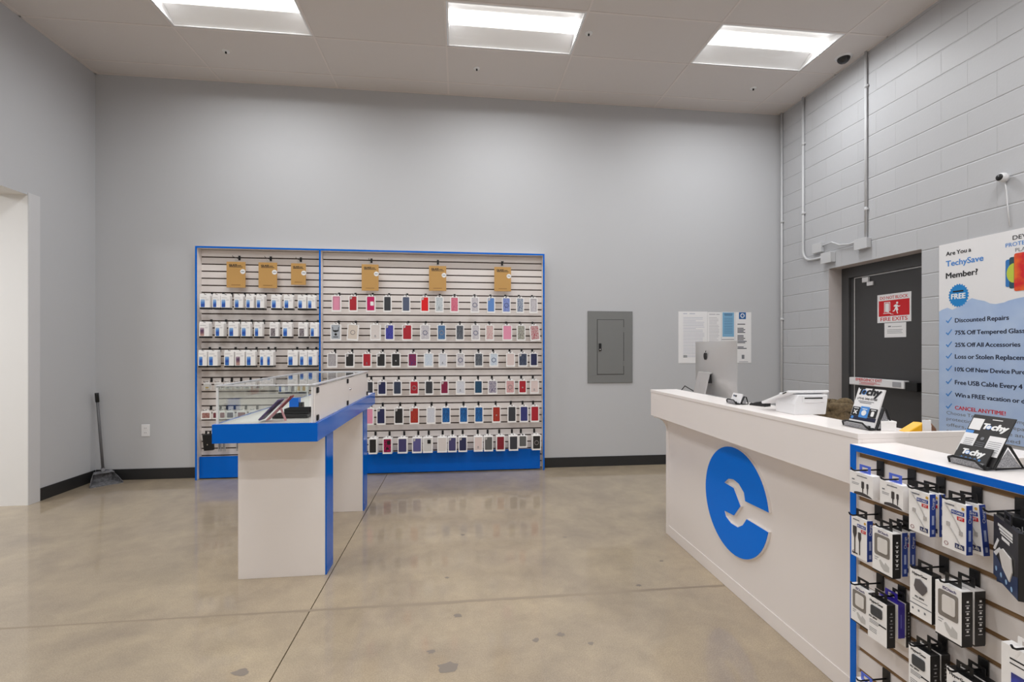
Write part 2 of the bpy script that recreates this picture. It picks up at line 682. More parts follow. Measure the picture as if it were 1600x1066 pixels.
cm = MB()
for i in range(len(xs) - 1):
    for j in range(len(ys) - 1):
        if not is_light((xs[i] + xs[i + 1]) / 2, (ys[j] + ys[j + 1]) / 2):
            cm.box(xs[i], xs[i + 1], ys[j], ys[j + 1], HC, HC + 0.016)
ce = struct(cm.build('ceiling', CEIL))
gb = MB()
for x in xs[1:-1]:
    gb.box(x - 0.009, x + 0.009, YF, YW, HC - 0.0035, HC - 0.0005)
for y in ys[1:-1]:
    gb.box(XL, XR, y - 0.009, y + 0.009, HC - 0.003, HC - 0.0004)
gb.box(XL, XR, YW - 0.02, YW, HC - 0.003, HC - 0.0004)
gb.box(XL, XL + 0.02, YF, YW, HC - 0.003, HC - 0.0004)
gb.box(XR - 0.02, XR, YF, YW, HC - 0.003, HC - 0.0004)
gb.build('ceiling_grid', TBAR, ce)


# ================================================================== ceiling lights
def make_troffer():
    t = thing('ceiling_light', '', 'light')
    W, D = 0.598, 0.293
    fr = MB()
    for x0, x1, y0, y1 in ((-W, W, -D, -D + 0.014), (-W, W, D - 0.014, D), (-W, -W + 0.014, -D + 0.014, D - 0.014), (W - 0.014, W, -D + 0.014, D - 0.014)):
        fr.box(x0, x1, y0, y1, -0.001, 0.012)
    fr.build('frame', TROFFER, t)
    h = MB()      # curved side trays that rise to the lens, end plates, top
    n = 6
    for s in (-1, 1):
        prof = [(s * (D - 0.014 - (D - 0.114) * k / n), 0.004 + 0.075 * math.sin(math.pi / 2 * k / n)) for k in range(n + 1)]
        v = [(x, y, z) for (y, z) in prof for x in (-W + 0.012, W - 0.012)]
        h.raw(v, [(2 * k, 2 * k + 1, 2 * k + 3, 2 * k + 2) for k in range(n)], 0, True)
    h.box(-W, W, -D, D, 0.085, 0.1)
    for s in (-1, 1):
        h.box(s * (W - 0.006) - 0.005, s * (W - 0.006) + 0.005, -D + 0.01, D - 0.01, 0.004, 0.09)
        h.box(-W, W, s * (D - 0.006) - 0.005, s * (D - 0.006) + 0.005, 0.002, 0.09)
    h.build('reflector', TROFFER, t)
    lens = MB()
    prof = [(-0.085, 0.082), (-0.083, 0.064), (-0.07, 0.054), (-0.04, 0.05), (0, 0.049), (0.04, 0.05), (0.07, 0.054), (0.083, 0.064), (0.085, 0.082)]
    v = [(x, y, z) for (y, z) in prof for x in (-W + 0.03, W - 0.03)]
    lens.raw(v, [(2 * k, 2 * k + 1, 2 * k + 3, 2 * k + 2) for k in range(len(prof) - 1)], 0, True)
    lens.build('lens', LENS, t)
    ad = bpy.data.lights.new('tube', 'AREA')
    ad.shape = 'RECTANGLE'
    ad.size, ad.size_y = 1.12, 0.135
    ad.energy = TUBE_WATTS
    ad.spread = R(168)
    ad.color = (0.965, 0.985, 1.0)
    ao = bpy.data.objects.new('tube', ad)
    C.objects.link(ao)
    ao.location = (0, 0, 0.0465)
    ao.parent = t
    return t


tro = make_troffer()
cols = ['by the corner over the opening', 'in the middle column', 'by the block wall']
rows_ = ['above the display table', 'overhead', 'out of view', 'by the front wall']
for j, y in enumerate(LIGHT_Y):
    for i, x in enumerate(LIGHT_X):
        o = tro if (i, j) == (0, 0) else copy_tree(tro)
        o.location = (x, y, HC)
        tag(o, f'lit recessed ceiling light {rows_[j]}, {cols[i]}', 'light', 'recessed ceiling lights')
tag(tro, 'lit recessed ceiling light nearest the side wall with the opening, cut by the picture edge', 'light')
for o in [q for q in C.objects if q.name.startswith('ceiling_light') and q.parent is None and abs(q.location.y - LIGHT_Y[0]) < 0.01]:
    if abs(o.location.x - LIGHT_X[1]) < 0.01:
        o['label'] = 'lit recessed ceiling light in the middle, above the big slatwall'
    elif abs(o.location.x - LIGHT_X[2]) < 0.01:
        o['label'] = 'lit recessed ceiling light nearest the painted block wall and the dome camera'

# sprinkler heads in the tiles
sp0 = thing('sprinkler_head', '', 'sprinkler')
MB().lathe([(0.0, -0.004), (0.03, -0.004), (0.034, -0.002), (0.034, 0.0)], (0, 0, 0), 20).build('cover_ring', TROFFER, sp0)
MB().lathe([(0.0, -0.022), (0.008, -0.022), (0.009, -0.012), (0.005, -0.004)], (0, 0, 0), 12).build('nozzle', BLACKM, sp0)
for k, (x, y, lab) in enumerate([(-2.251, 4.857, 'small round sprinkler head in the ceiling tile next to the corner light'),
                                 (0.186, 4.864, 'small round sprinkler head in the ceiling tile below the middle light'),
                                 (3.256, 4.888, 'small round sprinkler head in the ceiling tile next to the block wall light'),
                                 (1.187, 4.205, 'small round sprinkler head between the middle light and the block wall light')]):
    o = sp0 if k == 0 else copy_tree(sp0)
    o.location = (x, y, HC)
    tag(o, lab, 'sprinkler', 'sprinkler heads')

# dome camera
t = thing('dome_camera', 'dark dome security camera on the ceiling beside the block wall', 'security camera', (3.80, 4.265, HC))
MB().lathe([(0.0, -0.012), (0.07, -0.012), (0.075, 0.0)], (0, 0, 0), 28).build('mount_ring', WPLASTIC, t)
MB().lathe([(0.056 * math.cos(R(a)), -0.012 - 0.05 * math.sin(R(a))) for a in range(0, 91, 15)], (0, 0, 0), 28).build('dome', mat('smoked_dome', (36, 35, 36), 0.12), t)

# ================================================================== right wall: conduits, door, poster, camera
X = XR - 0.0165


def pipe(name, pts, r, label, couplings=()):
    t = thing(name, label, 'conduit', pts[0])
    o0 = Vector(pts[0])
    MB().tube([Vector(p) - o0 for p in pts], r, 10).build('pipe', CONDUIT, t)
    for c in couplings:
        q = Vector(c) - o0
        m = MB().tube([q + Vector((0, 0, -0.02)), q + Vector((0, 0, 0.02))], r * 1.13, 10)
        m.box(q.x - 0.002, XR - 0.0006 - o0.x, q.y - r * 1.9, q.y + r * 1.9, q.z - 0.008, q.z + 0.008)
        m.build('strap', CONDUIT, t)
    return t


pipe('conduit', [(X, 5.36, 0.02), (X, 5.36, HC)], 0.013, 'thin painted conduit running floor to ceiling in the corner of the block wall',
     [(X, 5.36, 2.95), (X, 5.36, 1.75)])
arc = [(X, 5.0 - 0.13 * (1 - math.cos(R(a))), 2.52 - 0.13 * math.sin(R(a))) for a in range(0, 91, 15)]
pipe('conduit', [(X, 5.0, HC), (X, 5.0, 2.6), *arc, (X, 4.68, 2.385)], 0.014,
     'painted conduit that bends into a box above the fire door', [(X, 5.0, 3.75), (X, 5.0, 2.95)])
pipe('conduit', [(X, 4.16, HC), (X, 4.16, 2.45)], 0.012, 'painted conduit dropping from the ceiling above the middle of the fire door',
     [(X, 4.16, 3.95), (X, 4.16, 2.75)])
jb = thing('junction_box', 'small square painted box where the bent conduit ends above the door', 'junction box', (XR, 4.61, 2.36))
MB().box(-0.06, -0.001, -0.065, 0.065, -0.05, 0.055).build('body', CONDUIT, jb, bevel=0.004)
MB().box(-0.066, -0.06, -0.07, 0.07, -0.055, 0.06).build('cover_plate', CONDUIT, jb, bevel=0.002)
jb = thing('junction_box', 'painted box under the straight conduit above the door', 'junction box', (XR, 4.185, 2.415))
MB().box(-0.05, -0.001, -0.07, 0.07, -0.045, 0.05).build('body', CONDUIT, jb, bevel=0.004)
MB().box(-0.055, -0.05, -0.074, 0.074, -0.05, 0.055).build('cover_plate', CONDUIT, jb, bevel=0.002)
rc = thing('raceway', 'painted surface raceway box with a flexible wire crossing above the door', 'raceway', (XR, 4.77, 2.49))
MB().box(-0.045, -0.001, -0.07, 0.06, -0.045, 0.06).build('box', CONDUIT, rc, bevel=0.004)
MB().tube([(-0.02, -0.07, 0.02), (-0.025, -0.2, 0.03), (-0.025, -0.3, -0.02), (-0.025, -0.42, -0.04), (-0.025, -0.51, -0.035)], 0.009, 8).build('flexible_wire', CONDUIT, rc)

# fire door: structure with its frame, leaf and push bar
dr = bpy.data.objects.new('door_1', None)
C.objects.link(dr)
dr.location = (XR, 4.13, 0)
dr['kind'] = 'structure'
fx0, fx1 = 0.15, 0.28
fr = MB()
fr.box(fx0, fx1, 0.42, 0.51, 0, 2.25).box(fx0, fx1, -0.51, -0.42, 0, 2.25).box(fx0, fx1, -0.42, 0.42, 2.14, 2.25)
fr.box(fx0 + 0.03, fx1, 0.385, 0.42, 0, 2.14).box(fx0 + 0.03, fx1, -0.42, -0.385, 0, 2.14)
fr.build('door_frame', FRAMEGREY, dr, bevel=0.003)
MB().box(0.19, 0.235, -0.378, 0.378, 0.01, 2.125).build('door_leaf', DOORGREY, dr, bevel=0.002)
MB().box(0.184, 0.188, 0.379, 0.384, 0.01, 2.13).box(0.184, 0.188, -0.384, 0.384, 2.128, 2.136).build('weather_strip', CARD, dr)
pb = MB().box(0.09, 0.15, -0.26, 0.345, 1.02, 1.095).build('push_bar', WPLASTIC, dr, bevel=0.006)
MB().box(0.1, 0.19, -0.375, -0.262, 1.005, 1.085).build('push_bar_head', BLACK, dr, bevel=0.004)
MB().box(0.15, 0.19, 0.28, 0.335, 1.03, 1.085).build('push_bar_foot', BLACK, dr, bevel=0.004)
MB().box(0.086, 0.09, -0.235, -0.15, 1.035, 1.08).build('latch_plate', CHROME, pb, bevel=0.001)
text('lettering', 'EMERGENCY EXIT', pb, (0.0885, 0.26, 1.066), WEST, REDINK, width=0.3, bold=0.01)
bars([(0, 0, 0.2, 0.004), (0.02, -0.01, 0.22, 0.004), (0, -0.02, 0.17, 0.004)], (0.0885, 0.22, 1.052), WEST).build('small_print', REDINK, pb)
cl = MB().box(0.165, 0.19, 0.2, 0.27, 2.07, 2.12).box(0.17, 0.19, 0.15, 0.22, 2.03, 2.07).build('contact_sensor', WPLASTIC, dr, bevel=0.004)

# exit sign sheet on the door
DX = XR + 0.19
s = thing('door_sign', 'red and white sign reading DO NOT BLOCK FIRE EXITS on the dark door', 'sign', (DX, 4.065, 1.645))
MB().box(-0.003, 0, -0.176, 0.176, 0, 0.277).build('sheet', PAPER, s)
MB().raw([(-0.0035, 0.16, 0.062), (-0.0035, -0.16, 0.062), (-0.0035, -0.16, 0.215), (-0.0035, 0.16, 0.215)], [(0, 1, 2, 3)]).build('red_field', REDINK, s)
text('lettering', 'DO NOT BLOCK', s, (-0.0037, 0.145, 0.228), WEST, REDINK, width=0.29, height=0.028, bold=0.007)
text('lettering', 'FIRE EXITS', s, (-0.0037, 0.14, 0.016), WEST, REDINK, width=0.28, height=0.036, bold=0.007)
pg = MB()
pz = (-0.004, 0.1, 0.075)
u, v = WEST
d0 = Vector((-0.0003, 0, 0))
pg.prism([(0, 0.025), (0.0, 0.125), (0.065, 0.125), (0.065, 0.035), (0.058, 0.035), (0.058, 0.118), (0.007, 0.118), (0.007, 0.025)], pz, u, v, d0)
pg.prism([(0.012, 0.03), (0.012, 0.112), (0.052, 0.112), (0.052, 0.022)], pz, u, v, d0)
pg.prism([(-0.01, 0.018), (0.065, 0.018), (0.075, 0.008), (0.1, 0.003), (0.1, 0.0), (0.07, 0.003), (0.06, 0.012), (-0.01, 0.012)], pz, u, v, d0)
pg.prism(circle(0.011, 14, (0.137, 0.108)), pz, u, v, d0)
pg.prism([(0.12, 0.095), (0.14, 0.092), (0.142, 0.06), (0.15, 0.045), (0.14, 0.03), (0.146, 0.006), (0.137, 0.006), (0.128, 0.034), (0.122, 0.05), (0.11, 0.03), (0.092, 0.026), (0.09, 0.034), (0.104, 0.04), (0.114, 0.058), (0.12, 0.075), (0.105, 0.072), (0.1, 0.082)], pz, u, v, d0)
pg.prism([(0.14, 0.09), (0.152, 0.078), (0.168, 0.082), (0.168, 0.074), (0.15, 0.068), (0.138, 0.078)], pz, u, v, d0)
pg.build('pictogram', WHITEINK, s)
s = thing('notice_paper', 'small white printed paper under the red exit sign on the door', 'paper', (DX, 4.052, 1.5))
MB().box(-0.002, 0, -0.112, 0.112, 0, 0.14).build('sheet', PAPER, s)
bars([(0.04, 0.1, 0.03, 0.012), (0.08, 0.1, 0.1, 0.004), (0.03, 0.07, 0.16, 0.004), (0.03, 0.055, 0.15, 0.004), (0.03, 0.04, 0.16, 0.004)], (-0.0025, 0.112, 0), WEST).build('print', GREYINK, s)

# membership poster on the block wall
PX = XR - 0.003
s = thing('poster', 'tall white and pale blue membership poster with check-marked offers on the block wall', 'poster', (PX, 3.466, 0.70))
PW, PH = 1.22, 1.545


def P(y, z):
    return (y, z)


mb = MB()
mb.box(-0.004, 0, -PW, 0, 0, PH)
mb.build('sheet', PAPER, s)
# lower pale blue panel with a cloudy top edge (world Y, Z -> local right, up)
wave = [(3.465, 1.698), (3.44, 1.712), (3.398, 1.724), (3.36, 1.705), (3.3, 1.73), (3.25, 1.765), (3.216, 1.783), (3.17, 1.765), (3.127, 1.752), (3.09, 1.73), (3.054, 1.722), (3.0, 1.728), (2.973, 1.739), (2.92, 1.75), (2.876, 1.756), (2.7, 1.77), (2.5, 1.74), (3.466 - PW, 1.76)]
poly = [(3.466 - y, z - 0.70) for y, z in wave] + [(PW, 0.0), (0, 0.0)]
MB().prism(poly, (-0.0046, 0, 0), *WEST, (-0.0002, 0, 0)).build('blue_panel', two_tone('pale_blue_print', (166, 190, 228), (184, 204, 234), 5, 0.3, 0.7, 0.5), s)
TX = -0.0053


def ptext(sx, y, z, y_end, m, bold=0.012, h=None):
    text('lettering', sx, s, (TX, y - 3.466, z - 0.70), WEST, m, width=y - y_end, height=h, bold=bold)


ptext('Are You a', 3.409, 2.147, 3.221, INK)
ptext('TechySave', 3.409, 2.060, 3.135, BLUEINK)
ptext('Member?', 3.409, 1.962, 3.175, INK, 0.014)
ptext('DEVICE', 2.945, 2.172, 2.79, INK, 0.004, 0.03)
ptext('PROTECTION', 2.989, 2.127, 2.75, BLUEINK, 0.004, 0.028)
ptext('PLAN', 2.929, 2.083, 2.84, GREYINK, 0.0, 0.026)
# three phones
for k, (ya, yb, z0, z1, c) in enumerate([(2.989, 2.955, 1.838, 2.036, 'phone_blue'), (2.965, 2.90, 1.825, 2.05, 'phone_green'), (2.935, 2.80, 1.803, 2.072, 'phone_red')]):
    col = {'phone_blue': mat('phone_blue', (48, 120, 190), 0.4), 'phone_green': mat('phone_green', (46, 80, 96), 0.4), 'phone_red': two_tone('phone_red', (214, 30, 40), (238, 110, 40), 9, 0.4, 0.62)}[c]
    MB().prism(rrect(ya - yb, z1 - z0, 0.012, 4, ((ya - yb) / 2, (z1 - z0) / 2)), (TX - 0.0004 * k, ya - 3.466, z0 - 0.70), *WEST, (-0.0003, 0, 0)).build('phone_picture', col, s)
MB().prism([(0.045 * math.cos(R(a)), 0.07 * math.sin(R(a))) for a in range(90, 271, 15)], (TX - 0.001, 2.937 - 3.466, 1.935 - 0.70), *WEST, (-0.0002, 0, 0)).build('screen_glow', mat('lime_print', (190, 205, 70), 0.5), s)
# scalloped badge
pts = []
for k in range(48):
    rr = 0.073 + 0.005 * (1 if k % 2 else -1)
    pts.append((rr * math.cos(2 * math.pi * k / 48), 1.22 * rr * math.sin(2 * math.pi * k / 48)))
MB().prism(pts, (TX, 3.313 - 3.466, 1.815 - 0.70), *WEST, (-0.0003, 0, 0)).build('badge', mat('badge_blue', (26, 134, 206), 0.45), s)
text('lettering', 'FREE', s, (TX - 0.0008, 3.367 - 3.466, 1.79 - 0.70), WEST, WHITEINK, width=0.105, height=0.04, bold=0.02)
bars([(0, 0, 0.08, 0.012)], (TX - 0.0008, 3.355 - 3.466, 1.843 - 0.70), WEST).build('small_print', INK, s)
lines = [('Discounted Repairs', 1.617, 2.969), ('75% Off Tempered Glass', 1.519, 2.872), ('25% Off All Accessories', 1.422, 2.899), ('Loss or Stolen Replacement', 1.328, 2.80),
         ('10% Off New Device Purchases', 1.227, 2.77), ('Free USB Cable Every 4 Months', 1.122, 2.73), ('Win a FREE vacation or d', 1.022, 2.873), ('CANCEL ANYTIME!', 0.921, 2.989)]
for k, (sx, z, ye) in enumerate(lines):
    ptext(sx, 3.339, z - 0.016, ye, REDINK if k == 7 else mat('navy_ink', (22, 30, 58), 0.5), 0.014)
    MB().prism([(0, 0.02), (0.008, 0.026), (0.018, 0.014), (0.046, 0.05), (0.05, 0.044), (0.019, 0.0)], (TX, 3.412 - 3.466, z - 0.02 - 0.70), *WEST, (-0.0003, 0, 0)).build('check_mark', BLUEINK, s)
for k, (sx, ye) in enumerate([('Choose Techy Save for comprehensive device', 2.55), ('protection. Unlimited repairs, exclusive', 2.62), ('offers, priority care and', 2.85), ('savings guaranteed', 2.9)]):
    ptext(sx, 3.405, 0.858 - 0.048 * k, ye, GREYINK, 0.0, 0.026)

# small white camera on the block wall with its wire
t = thing('wall_camera', 'small round white camera with black lens on the block wall', 'security camera', (XR, 2.985, 2.634))
MB().lathe([(0.0, -0.07), (0.022, -0.068), (0.032, -0.055), (0.034, -0.035), (0.028, -0.012), (0.012, -0.006), (0.012, 0.0)], (0, 0, 0), 22, 0, 'x').build('body', WPLASTIC, t)
MB().lathe([(0.0, -0.0755), (0.018, -0.074), (0.024, -0.066)], (0, 0, 0), 20, 0, 'x').build('lens', BLACK, t)
MB().tube([(-0.02, 0, -0.028), (-0.012, -0.004, -0.09), (-0.008, -0.008, -0.2), (-0.008, -0.022, -0.36)], 0.0035, 8).build('wire', WPLASTIC, t)

# ================================================================== back wall: breaker panel, notices, outlet
t = thing('breaker_panel', 'flush grey electrical panel with a hinged door on the back wall', 'electrical panel', (1.786, YW, 0.985))
MB().box(-0.274, 0.274, -0.012, 0, 0, 0.85).build('cover', PANELGREY, t, bevel=0.002)
d = MB().box(-0.155, 0.16, -0.016, -0.012, 0.105, 0.745).build('door', PANELGREY, t, bevel=0.0015)
MB().box(-0.163, -0.156, -0.0125, -0.0119, 0.1, 0.75).box(0.161, 0.167, -0.0125, -0.0119, 0.1, 0.75).box(-0.163, 0.167, -0.0125, -0.0119, 0.746, 0.752).box(-0.163, 0.167, -0.0125, -0.0119, 0.097, 0.104).build('door_gap', mat('dark_gap', (66, 66, 66), 0.6), t)
l = MB().box(-0.143, -0.112, -0.024, -0.016, 0.378, 0.468).build('latch', BLACK, d, bevel=0.002)
MB().lathe([(0, -0.027), (0.007, -0.027), (0.008, -0.024)], (-0.1275, 0, 0.395), 12, 0, 'y').build('lock', CHROME, l)
for z in (0.6, 0.2):
    MB().box(0.156, 0.166, -0.018, -0.012, z, z + 0.06).build('hinge', PANELGREY, t)

NY = YW
def notice(name, label, x0, x1, z0, z1, m=PAPER, y=0.0):
    t = thing(name, label, 'notice', (x0, NY - y, z0), 0, None)
    MB().box(0, x1 - x0, -0.003, 0, 0, z1 - z0).build('sheet', m, t)
    return t, x1 - x0, z1 - z0


random.seed(3)
t, W_, H_ = notice('wall_notice', 'wide white typed notice sheet, the first of the papers beside the breaker panel', 2.637, 3.005, 1.215, 1.84)
rows = [(0.06, H_ - 0.03, 0.05, 0.008), (0.14, H_ - 0.03, 0.07, 0.008)]
for k in range(26):
    rows.append((0.06, H_ - 0.075 - 0.019 * k, random.choice((0.26, 0.25, 0.16, 0.27)), 0.004))
bars(rows, (0, -0.0034, 0), FRONT).build('print', mat('pale_print', (176, 180, 200), 0.5), t)
bars([(0.06, 0.07, 0.05, 0.012), (0.06, 0.09, 0.05, 0.008)], (0, -0.0034, 0), FRONT).build('signature', GREYINK, t)
t, W_, H_ = notice('wall_notice', 'narrow white typed notice sheet between the wide notice and the blue sheet', 3.008, 3.185, 1.3, 1.835)
rows = [(0.02, H_ - 0.03, 0.08, 0.008), (0.11, H_ - 0.03, 0.045, 0.008)] + [(0.02, H_ - 0.07 - 0.018 * k, random.choice((0.13, 0.12, 0.1)), 0.004) for k in range(18)]
bars(rows, (0, -0.0034, 0), FRONT).build('print', mat('pale_print2', (168, 168, 176), 0.5), t)
t, W_, H_ = notice('wall_notice', 'sky blue printed sheet on white backing among the papers', 3.19, 3.36, 1.3, 1.838)
MB().raw([(0.01, -0.0034, 0.235), (0.16, -0.0034, 0.235), (0.16, -0.0034, H_ - 0.005), (0.01, -0.0034, H_ - 0.005)], [(0, 1, 2, 3)]).build('blue_field', mat('sky_print', (128, 178, 212), 0.5), t)
bars([(0.03, H_ - 0.03, 0.11, 0.01), (0.035, H_ - 0.045, 0.1, 0.008)] + [(0.03, H_ - 0.08 - 0.02 * k, 0.11, 0.004) for k in range(10)], (0, -0.004, 0), FRONT).build('print', mat('steel_print', (70, 110, 150), 0.5), t)
bars([(0.0, 0.2, 0.16, 0.006)], (0, -0.004, 0), FRONT).build('small_print', GREYINK, t)
t, W_, H_ = notice('wall_notice', 'tall white sheet with a blue square logo at its top, nearest the block wall', 3.365, 3.575, 1.215, 1.838)
MB().raw([(0.05, -0.0034, H_ - 0.085), (0.14, -0.0034, H_ - 0.085), (0.14, -0.0034, H_ - 0.002), (0.05, -0.0034, H_ - 0.002)], [(0, 1, 2, 3)]).build('logo_field', mat('logo_navy', (20, 92, 160), 0.5), t)
MB().prism(circle(0.028, 24), (0.095, -0.0036, H_ - 0.043), *FRONT, (0, -0.0002, 0)).build('logo_disc', WHITEINK, t)
text('logo_letter', 'e', t, (0.095, -0.0042, H_ - 0.058), FRONT, mat('logo_navy', (0, 0, 0)), height=0.03, bold=0.03, align='CENTER')
rows = []
for z, n in ((0.47, 1), (0.42, 4), (0.33, 4), (0.26, 2), (0.19, 2)):
    for k in range(n):
        rows.append((0.03, z - 0.017 * k, random.choice((0.12, 0.1, 0.08)), 0.01))
bars(rows, (0, -0.0034, 0), FRONT).build('print', mat('dark_print', (58, 60, 70), 0.5), t)
bars([(0.085, 0.05, 0.035, 0.05), (0.05, 0.01, 0.12, 0.006)], (0, -0.0034, 0), FRONT).build('code_print', GREYINK, t)

t = thing('wall_outlet', 'white electrical outlet low on the back wall beside the slatwall', 'outlet', (-3.31, YW, 0.52))
MB().box(-0.042, 0.042, -0.006, 0, -0.064, 0.064).build('cover_plate', WPLASTIC, t, bevel=0.003)
for z in (-0.024, 0.024):
    r_ = MB().prism(rrect(0.034, 0.03, 0.01, 4, (0, z)), (0, -0.006, 0), *FRONT, (0, -0.002, 0)).build('receptacle', WPLASTIC, t)
    MB().box(-0.009, -0.006, -0.0084, -0.0078, z - 0.004, z + 0.006).box(0.006, 0.009, -0.0084, -0.0078, z - 0.004, z + 0.006).build('slot', BLACK, r_)

# ================================================================== dustpan in the corner
t = thing('dustpan', 'long-handled grey lobby dustpan standing in the corner', 'dustpan', (-3.55, 5.205, 0))
PAN = two_tone('scuffed_grey_plastic', (92, 92, 95), (138, 138, 142), 40, 0.4, 0.7, 0.6)
fv = Vector((0.70, -0.714, 0))
sv = Vector((0.714, 0.70, 0))
up = Vector((0, 0, 1))


def pp(s_, b_, z_):
    return sv * s_ - fv * b_ + up * z_


pan = MB()
out = [pp(-0.13, 0, 0.004), pp(0.13, 0, 0.004), pp(0.1, 0.1, 0.006), pp(0.07, 0.18, 0.01), pp(-0.07, 0.18, 0.01), pp(-0.1, 0.1, 0.006)]
topr = [pp(-0.13, 0.0, 0.01), pp(0.13, 0, 0.01), pp(0.105, 0.09, 0.06), pp(0.07, 0.185, 0.115), pp(-0.07, 0.185, 0.115), pp(-0.105, 0.09, 0.06)]
n0 = len(out)
th = 0.004
pan.raw(out + [p - up * th for p in out], [list(range(n0)), list(range(2 * n0 - 1, n0 - 1, -1))] + [[k, (k + 1) % n0, n0 + (k + 1) % n0, n0 + k] for k in range(n0)])
for a in range(1, 6):
    b = (a + 1) % 6
    q = [out[a], out[b], topr[b], topr[a]]
    nrm = (q[1] - q[0]).cross(q[3] - q[0]).normalized() * th
    pan.raw(q + [p + nrm for p in q], [(0, 1, 2, 3), (7, 6, 5, 4), (0, 4, 5, 1), (1, 5, 6, 2), (2, 6, 7, 3), (3, 7, 4, 0)])
hood = [topr[3], topr[4], pp(-0.085, 0.115, 0.105), pp(0.085, 0.115, 0.105)]
pan.raw(hood + [p + up * th for p in hood], [(0, 1, 2, 3), (7, 6, 5, 4), (0, 4, 5, 1), (1, 5, 6, 2), (2, 6, 7, 3), (3, 7, 4, 0)])
pan.build('pan', PAN, t)
hb = pp(0, 0.165, 0.115)
ht = Vector((-3.742 + 3.55, 5.345 - 5.205, 0.915))
MB().tube([hb, hb.lerp(ht, 0.5), ht], 0.0125, 10).build('handle', mat('grey_handle', (96, 96, 99), 0.4), t)
g0 = hb.lerp(ht, 0.9)
MB().tube([g0, ht, ht + (ht - g0).normalized() * 0.015], 0.017, 12).build('grip', BLACK, t)
MB().tube([pp(0, 0.165, 0.08), pp(0, 0.165, 0.115), hb.lerp(ht, 0.05)], 0.018, 10).build('socket', PAN, t)

# ================================================================== slatwall units on the back wall
SY = 5.385                     # front face of the slats
SLAT0, SSTEP = 2.452, 0.0762   # top groove and spacing


def slats(mb, x0, x1, y0, y1, z_top, z_bot, grooves, half=0.0066, white=0, brown=1):
    """Slats and the brown core behind their grooves; grooves is a falling list of heights."""
    mb.box(x0, x1, y0 + 0.007, y1, z_bot, z_top, brown)
    zz = [z_top + half] + [g for g in grooves if z_bot < g < z_top] + [z_bot - half]
    for a, b in zip(zz[:-1], zz[1:]):
        if a - b > 2.2 * half:
            mb.box(x0, x1, y0, y0 + 0.0069, b + half, a - half, white)
    return mb


GROOVES = [SLAT0 - SSTEP * k for k in range(33)]


def slatwall(name, label, x0, x1, left_side=True):
    t = thing(name, label, 'slatwall', (x0, YW, 0))
    W_ = x1 - x0
    T, F, B = 0.018, -0.112, -0.002
    mb = MB()
    slats(mb, (T if left_side else T) + 0.001, W_ - (T if not left_side else 0) - 0.0005, SY - YW, B, 2.452, 0.002, GROOVES)
    mb.build('slat_panel', [WHITE2, GROOVE], t)
    MB().box(0, T, F + 0.003, B, 0.002, 2.456).build('side_panel', WHITE2, t)
    MB().box(0, T, F, F + 0.0029, 0.002, 2.475).build('blue_edging', BLUE, t)['label'] = 'blue edging'
    if not left_side:
        MB().box(W_ - T, W_, F + 0.003, B, 0.002, 2.456).build('side_panel', WHITE2, t)
        MB().box(W_ - T, W_, F, F + 0.0029, 0.002, 2.475).build('blue_edging', BLUE, t)['label'] = 'blue edging'
    MB().box(0, W_, F + 0.003, B, 2.457, 2.475).build('top_panel', WHITE2, t)
    MB().box(T, W_ - (T if not left_side else 0), F, F + 0.0029, 2.457, 2.475).build('blue_edging', BLUE, t)['label'] = 'blue edging'
    MB().box(T + 0.004, W_ - (T + 0.028 if not left_side else 0.004), -0.075, -0.058, 0.012, 0.238).build('kick_panel', BLUE, t, bevel=0.001)['label'] = 'blue kick panel'
    return t


slatwall('slatwall_display', 'narrow white slatwall bay with blue edging, hung with white boxes', -2.762, -1.506)
slatwall('slatwall_display', 'wide white slatwall bay with blue edging, hung with rows of phone cases', -1.505, 0.977, False)

# ------------------------------------------------------------------ hooks
def make_hook(L=0.155, tip=0.012):
    t = thing('peg_hook', '', 'hook')
    MB().box(-0.011, 0.011, -0.006, -0.0012, -0.012, 0.038).build('plate', BLACK, t, bevel=0.0015)
    MB().tube([(0, -0.005, 0), (0, -L, 0), (0, -L - 0.006, tip * 0.5), (0, -L - 0.007, tip)], 0.0024, 6).build('wire', BLACKM, t)
    return t


HOOK = None
HOOK_N = 0


def hang_hook(x, zw, label, group, y=SY, rotz=0.0):
    global HOOK
    if HOOK is None:
        HOOK = make_hook()
        o = HOOK
    else:
        o = copy_tree(HOOK)
    o.location = (x, y, zw)
    o.rotation_euler = (0, 0, rotz)
    return tag(o, label, 'hook', group)


